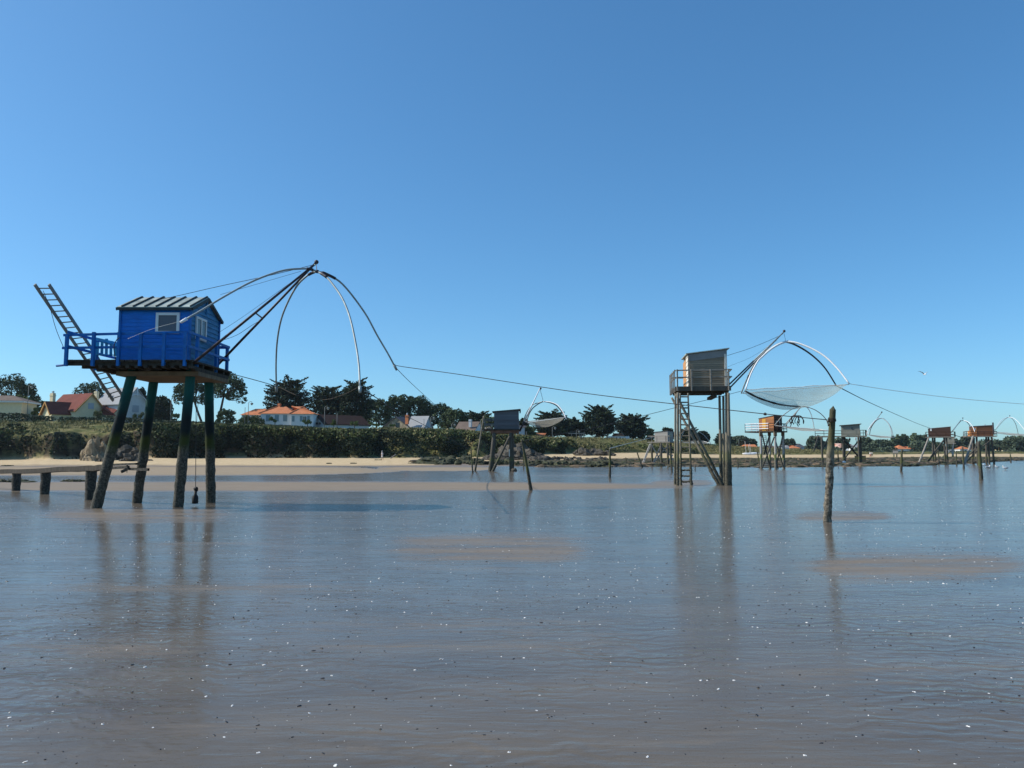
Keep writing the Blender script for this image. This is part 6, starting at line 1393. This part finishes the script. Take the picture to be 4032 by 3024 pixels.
# ------------------------------------------------------------------ gulls
def gull(p, L, label, fly=False, face=1):
    t = thing('gull', p, label, 'gull', 'gulls'); p = Vector(p)
    if fly:
        MB().tube([p+Vector((-.02,-.22,-.02)), p+Vector((0,-.1,0)), p, p+Vector((0,.12,.01)), p+Vector((0,.24,.02))], [.02,.075,.085,.06,.02], 8).build('body', M['feather'], t, True)
        for s, e in ((-1,.34),(1,.30)):
            mb = MB(); sp = [Vector((0,0,.03)), Vector((s*.22,0,.20)), Vector((s*.42,.05,e*.9)), Vector((s*.60,.14,e))]; ch = [.11,.10,.07,.015]
            a = [p + q + Vector((0,-c,0)) for q, c in zip(sp,ch)]; c_ = [p + q + Vector((0,c,0)) for q, c in zip(sp,ch)]
            for i in range(3): mb.poly([a[i],a[i+1],c_[i+1],c_[i]]); mb.poly([q - Vector((0,0,.012)) for q in (c_[i],c_[i+1],a[i+1],a[i])])
            mb.build('wing', M['feather_grey'], t)
        MB().ball(p+Vector((0,-.25,-.01)), (.05,.06,.05), 7, 5).build('head', M['feather'], t, True)
        return t
    f = face*L
    MB().tube([p+Vector((-.55*f,0,.30*L)), p+Vector((-.3*f,0,.36*L)), p+Vector((0,0,.38*L)), p+Vector((.28*f,0,.44*L)), p+Vector((.36*f,0,.58*L)), p+Vector((.40*f,0,.68*L))], [v*L for v in (.02,.12,.19,.16,.10,.06)], 9).build('body', M['feather'], t, True)
    MB().ball(p+Vector((.40*f,0,.70*L)), .095*L, 8, 6).build('head', M['feather'], t, True); MB().tube([p+Vector((.47*f,0,.69*L)), p+Vector((.62*f,0,.66*L))], [.03*L,.008*L], 5).build('beak', M['beak'], t)
    for s in (-1,1): MB().ball(p+Vector((-.12*f,s*.13*L,.41*L)), (.36*L,.07*L,.13*L), 8, 5).build('wing', M['feather_grey'], t, True); MB().tube([p+Vector((.02*f,s*.07*L,-.02)), p+Vector((.02*f,s*.07*L,.26*L))], .018*L, 4).build('leg', M['beak'], t)
    return t
gull(P(3640,1474,78), 1, 'white gull gliding with raised wings in the sky above the huts', True)
for px, py, L, fc, lab in ((3891,1846,.62,1,'gull standing in the shallows nearest the tall water pole'),(3927,1845,.56,-1,'upright gull in the middle of the shallows group'),(3959,1851,.66,-1,'largest white gull at the right of the shallows group'),(3869,1836,.5,1,'left of the pair of gulls at the water edge'),(3876.5,1836,.5,-1,'right of the pair of gulls at the water edge')):
    gull(G(px,py), L, lab, False, fc)
# ------------------------------------------------------------------ shells on the mud
def shellmesh(name, mat, h=.42, el=1.25):
    mb = MB(); n = 9; V = [Vector((0,-.55,.05))]; 
    for j, (rr, zz) in enumerate(((.45,h),(.8,h*.8),(1.0,0.0))):
        for i in range(n): a = lerp(-.42*math.pi, 1.42*math.pi, i/(n-1)) ; k = 1 + .05*(-1)**i; V.append(Vector((math.cos(a)*rr*k*el, math.sin(a)*rr*k*.9 + .05, zz)))
    Fs = [[0,1+i,2+i] for i in range(n-1)]
    for j in range(2):
        for i in range(n-1): o_ = 1+j*n+i; Fs.append([o_,o_+n,o_+n+1,o_+1])
    me = bpy.data.meshes.new(name); me.from_pydata([tuple(v) for v in V], [], Fs); me.materials.append(M[mat]); me.polygons.foreach_set('use_smooth',[True]*len(Fs)); return me, V, Fs
me_w, Vw, Fw = shellmesh('shell','shell'); me_d, Vd, Fd = shellmesh('mussel_shell','mussel',.55,1.7)
def scatter(n, dmin, dmax, smin, smax, pw=1.0):
    out = []
    for i in range(n):
        d = math.sqrt(lerp(dmin**2, dmax**2, random.random()**pw)); u = random.uniform(-.70,.70)
        if noise.noise(Vector((u*d*.55, d*.8, 3))) + .7*noise.noise(Vector((u*d*2.2, d*2.6, 8))) < random.uniform(-.75,.35): continue
        s = smin * (smax/smin) ** (random.random()**2.8)
        out.append((u*d, d, s))
    return out
for me, nm, lab, cat, grp, n1, V0, F0, n2, s0, s1 in ((me_w,'shell','small white shell lying on the wet mud','shell','white shells strewn over the mud',300,Vw,Fw,11000,.0028,.0125),(me_d,'mussel_shell','dark broken mussel shell lying on the wet mud','shell','dark shell fragments strewn over the mud',200,Vd,Fd,16000,.0034,.0110)):
    pts = scatter(n2, 4.0, 32, s0, s1, 1.25); pts.sort(key=lambda q: -q[2]/q[1])
    for x, y, s in pts[:n1]:
        o = bpy.data.objects.new(nm, me); COL.objects.link(o); o.location = (x, y, -.002); o.rotation_euler = (random.gauss(0,.25), random.gauss(0,.25), random.random()*6.28); o.scale = (s*random.uniform(.8,1.25), s, s*random.uniform(.8,1.4)); tag(o, lab, cat, grp)
    mb = MB()
    for x, y, s in pts[n1:]:
        a = random.random()*6.28; ca, sa = math.cos(a)*s, math.sin(a)*s
        mb.add([Vector((x + v.x*ca - v.y*sa, y + v.x*sa + v.y*ca, v.z*s*1.1 - .001)) for v in V0], F0)
    tag(mb.build('shell_scatter', M['shell' if nm == 'shell' else 'mussel'], None, True, (0,15,0)), ('countless tiny white shells' if nm == 'shell' else 'countless dark shell crumbs') + ' scattered over the wet mud', 'shells', kind='stuff')
build_terrain()
# ------------------------------------------------------------------ camera, sky, sun
cam = bpy.data.cameras.new('camera'); co = bpy.data.objects.new('camera', cam); COL.objects.link(co)
cam.sensor_width = 36; cam.lens = FPX/4032*36; cam.clip_start = .1; cam.clip_end = 6000
co.location = (0,0,HC); co.rotation_euler = (math.pi/2 + PITCH, 0, 0); scene.camera = co
EL = R(40); AZV = Vector((-1, .03, 0)).normalized()
w = bpy.data.worlds.new('World'); scene.world = w; w.use_nodes = True; nt = w.node_tree
sky = nt.nodes.new('ShaderNodeTexSky'); sky.sky_type = 'NISHITA'; sky.sun_disc = False; sky.sun_elevation = EL
sky.sun_rotation = math.atan2(AZV.x, AZV.y); sky.air_density = SKY[0]; sky.dust_density = SKY[1]; sky.ozone_density = SKY[2]; sky.altitude = 0
bg = nt.nodes['Background']; bg.inputs[1].default_value = SKY[3]; hs = nt.nodes.new('ShaderNodeHueSaturation'); hs.inputs['Saturation'].default_value = SKY[4]; gm = nt.nodes.new('ShaderNodeGamma'); gm.inputs[1].default_value = .8; nt.links.new(sky.outputs[0], gm.inputs[0]); nt.links.new(gm.outputs[0], hs.inputs['Color'])
wb = nt.nodes.new('ShaderNodeMix'); wb.data_type = 'RGBA'; wb.blend_type = 'MULTIPLY'; wb.inputs[0].default_value = 1; wb.inputs[7].default_value = SKY[5]; nt.links.new(hs.outputs[0], wb.inputs[6]); nt.links.new(wb.outputs[2], bg.inputs[0])
sl = bpy.data.lights.new('sun', 'SUN'); so = bpy.data.objects.new('sun', sl); COL.objects.link(so)
sl.energy = 3.8; sl.angle = R(.53); sl.color = (1, .95, .87)
sd = Vector((AZV.x*math.cos(EL), AZV.y*math.cos(EL), math.sin(EL))); so.rotation_euler = sd.to_track_quat('Z', 'Y').to_euler(); so.location = (-20, 0, 30)
vs = scene.view_settings; vs.view_transform = 'Standard'; vs.look = 'None'; vs.gamma = 1; vs.exposure = EXPO; vs.use_curve_mapping = False
scene.cycles.max_bounces = 6; scene.cycles.transparent_max_bounces = 12; scene.cycles.use_denoising = True

hz = MB(); hz.box(Fr(0,0), -700, 900, -60, 1000, -3.0, 45)
hm = bpy.data.materials.new('sea_air'); hm.use_nodes = True; ht = hm.node_tree; ht.nodes.clear(); ho = ht.nodes.new('ShaderNodeOutputMaterial'); hv = ht.nodes.new('ShaderNodeVolumePrincipled')
hv.inputs['Color'].default_value = (.80,.88,1,1); hv.inputs['Density'].default_value = HAZE; hv.inputs['Anisotropy'].default_value = .3; ht.links.new(hv.outputs[0], ho.inputs['Volume'])
tag(hz.build('haze', hm), 'thin sea haze lying over the shore', 'haze', kind='stuff')
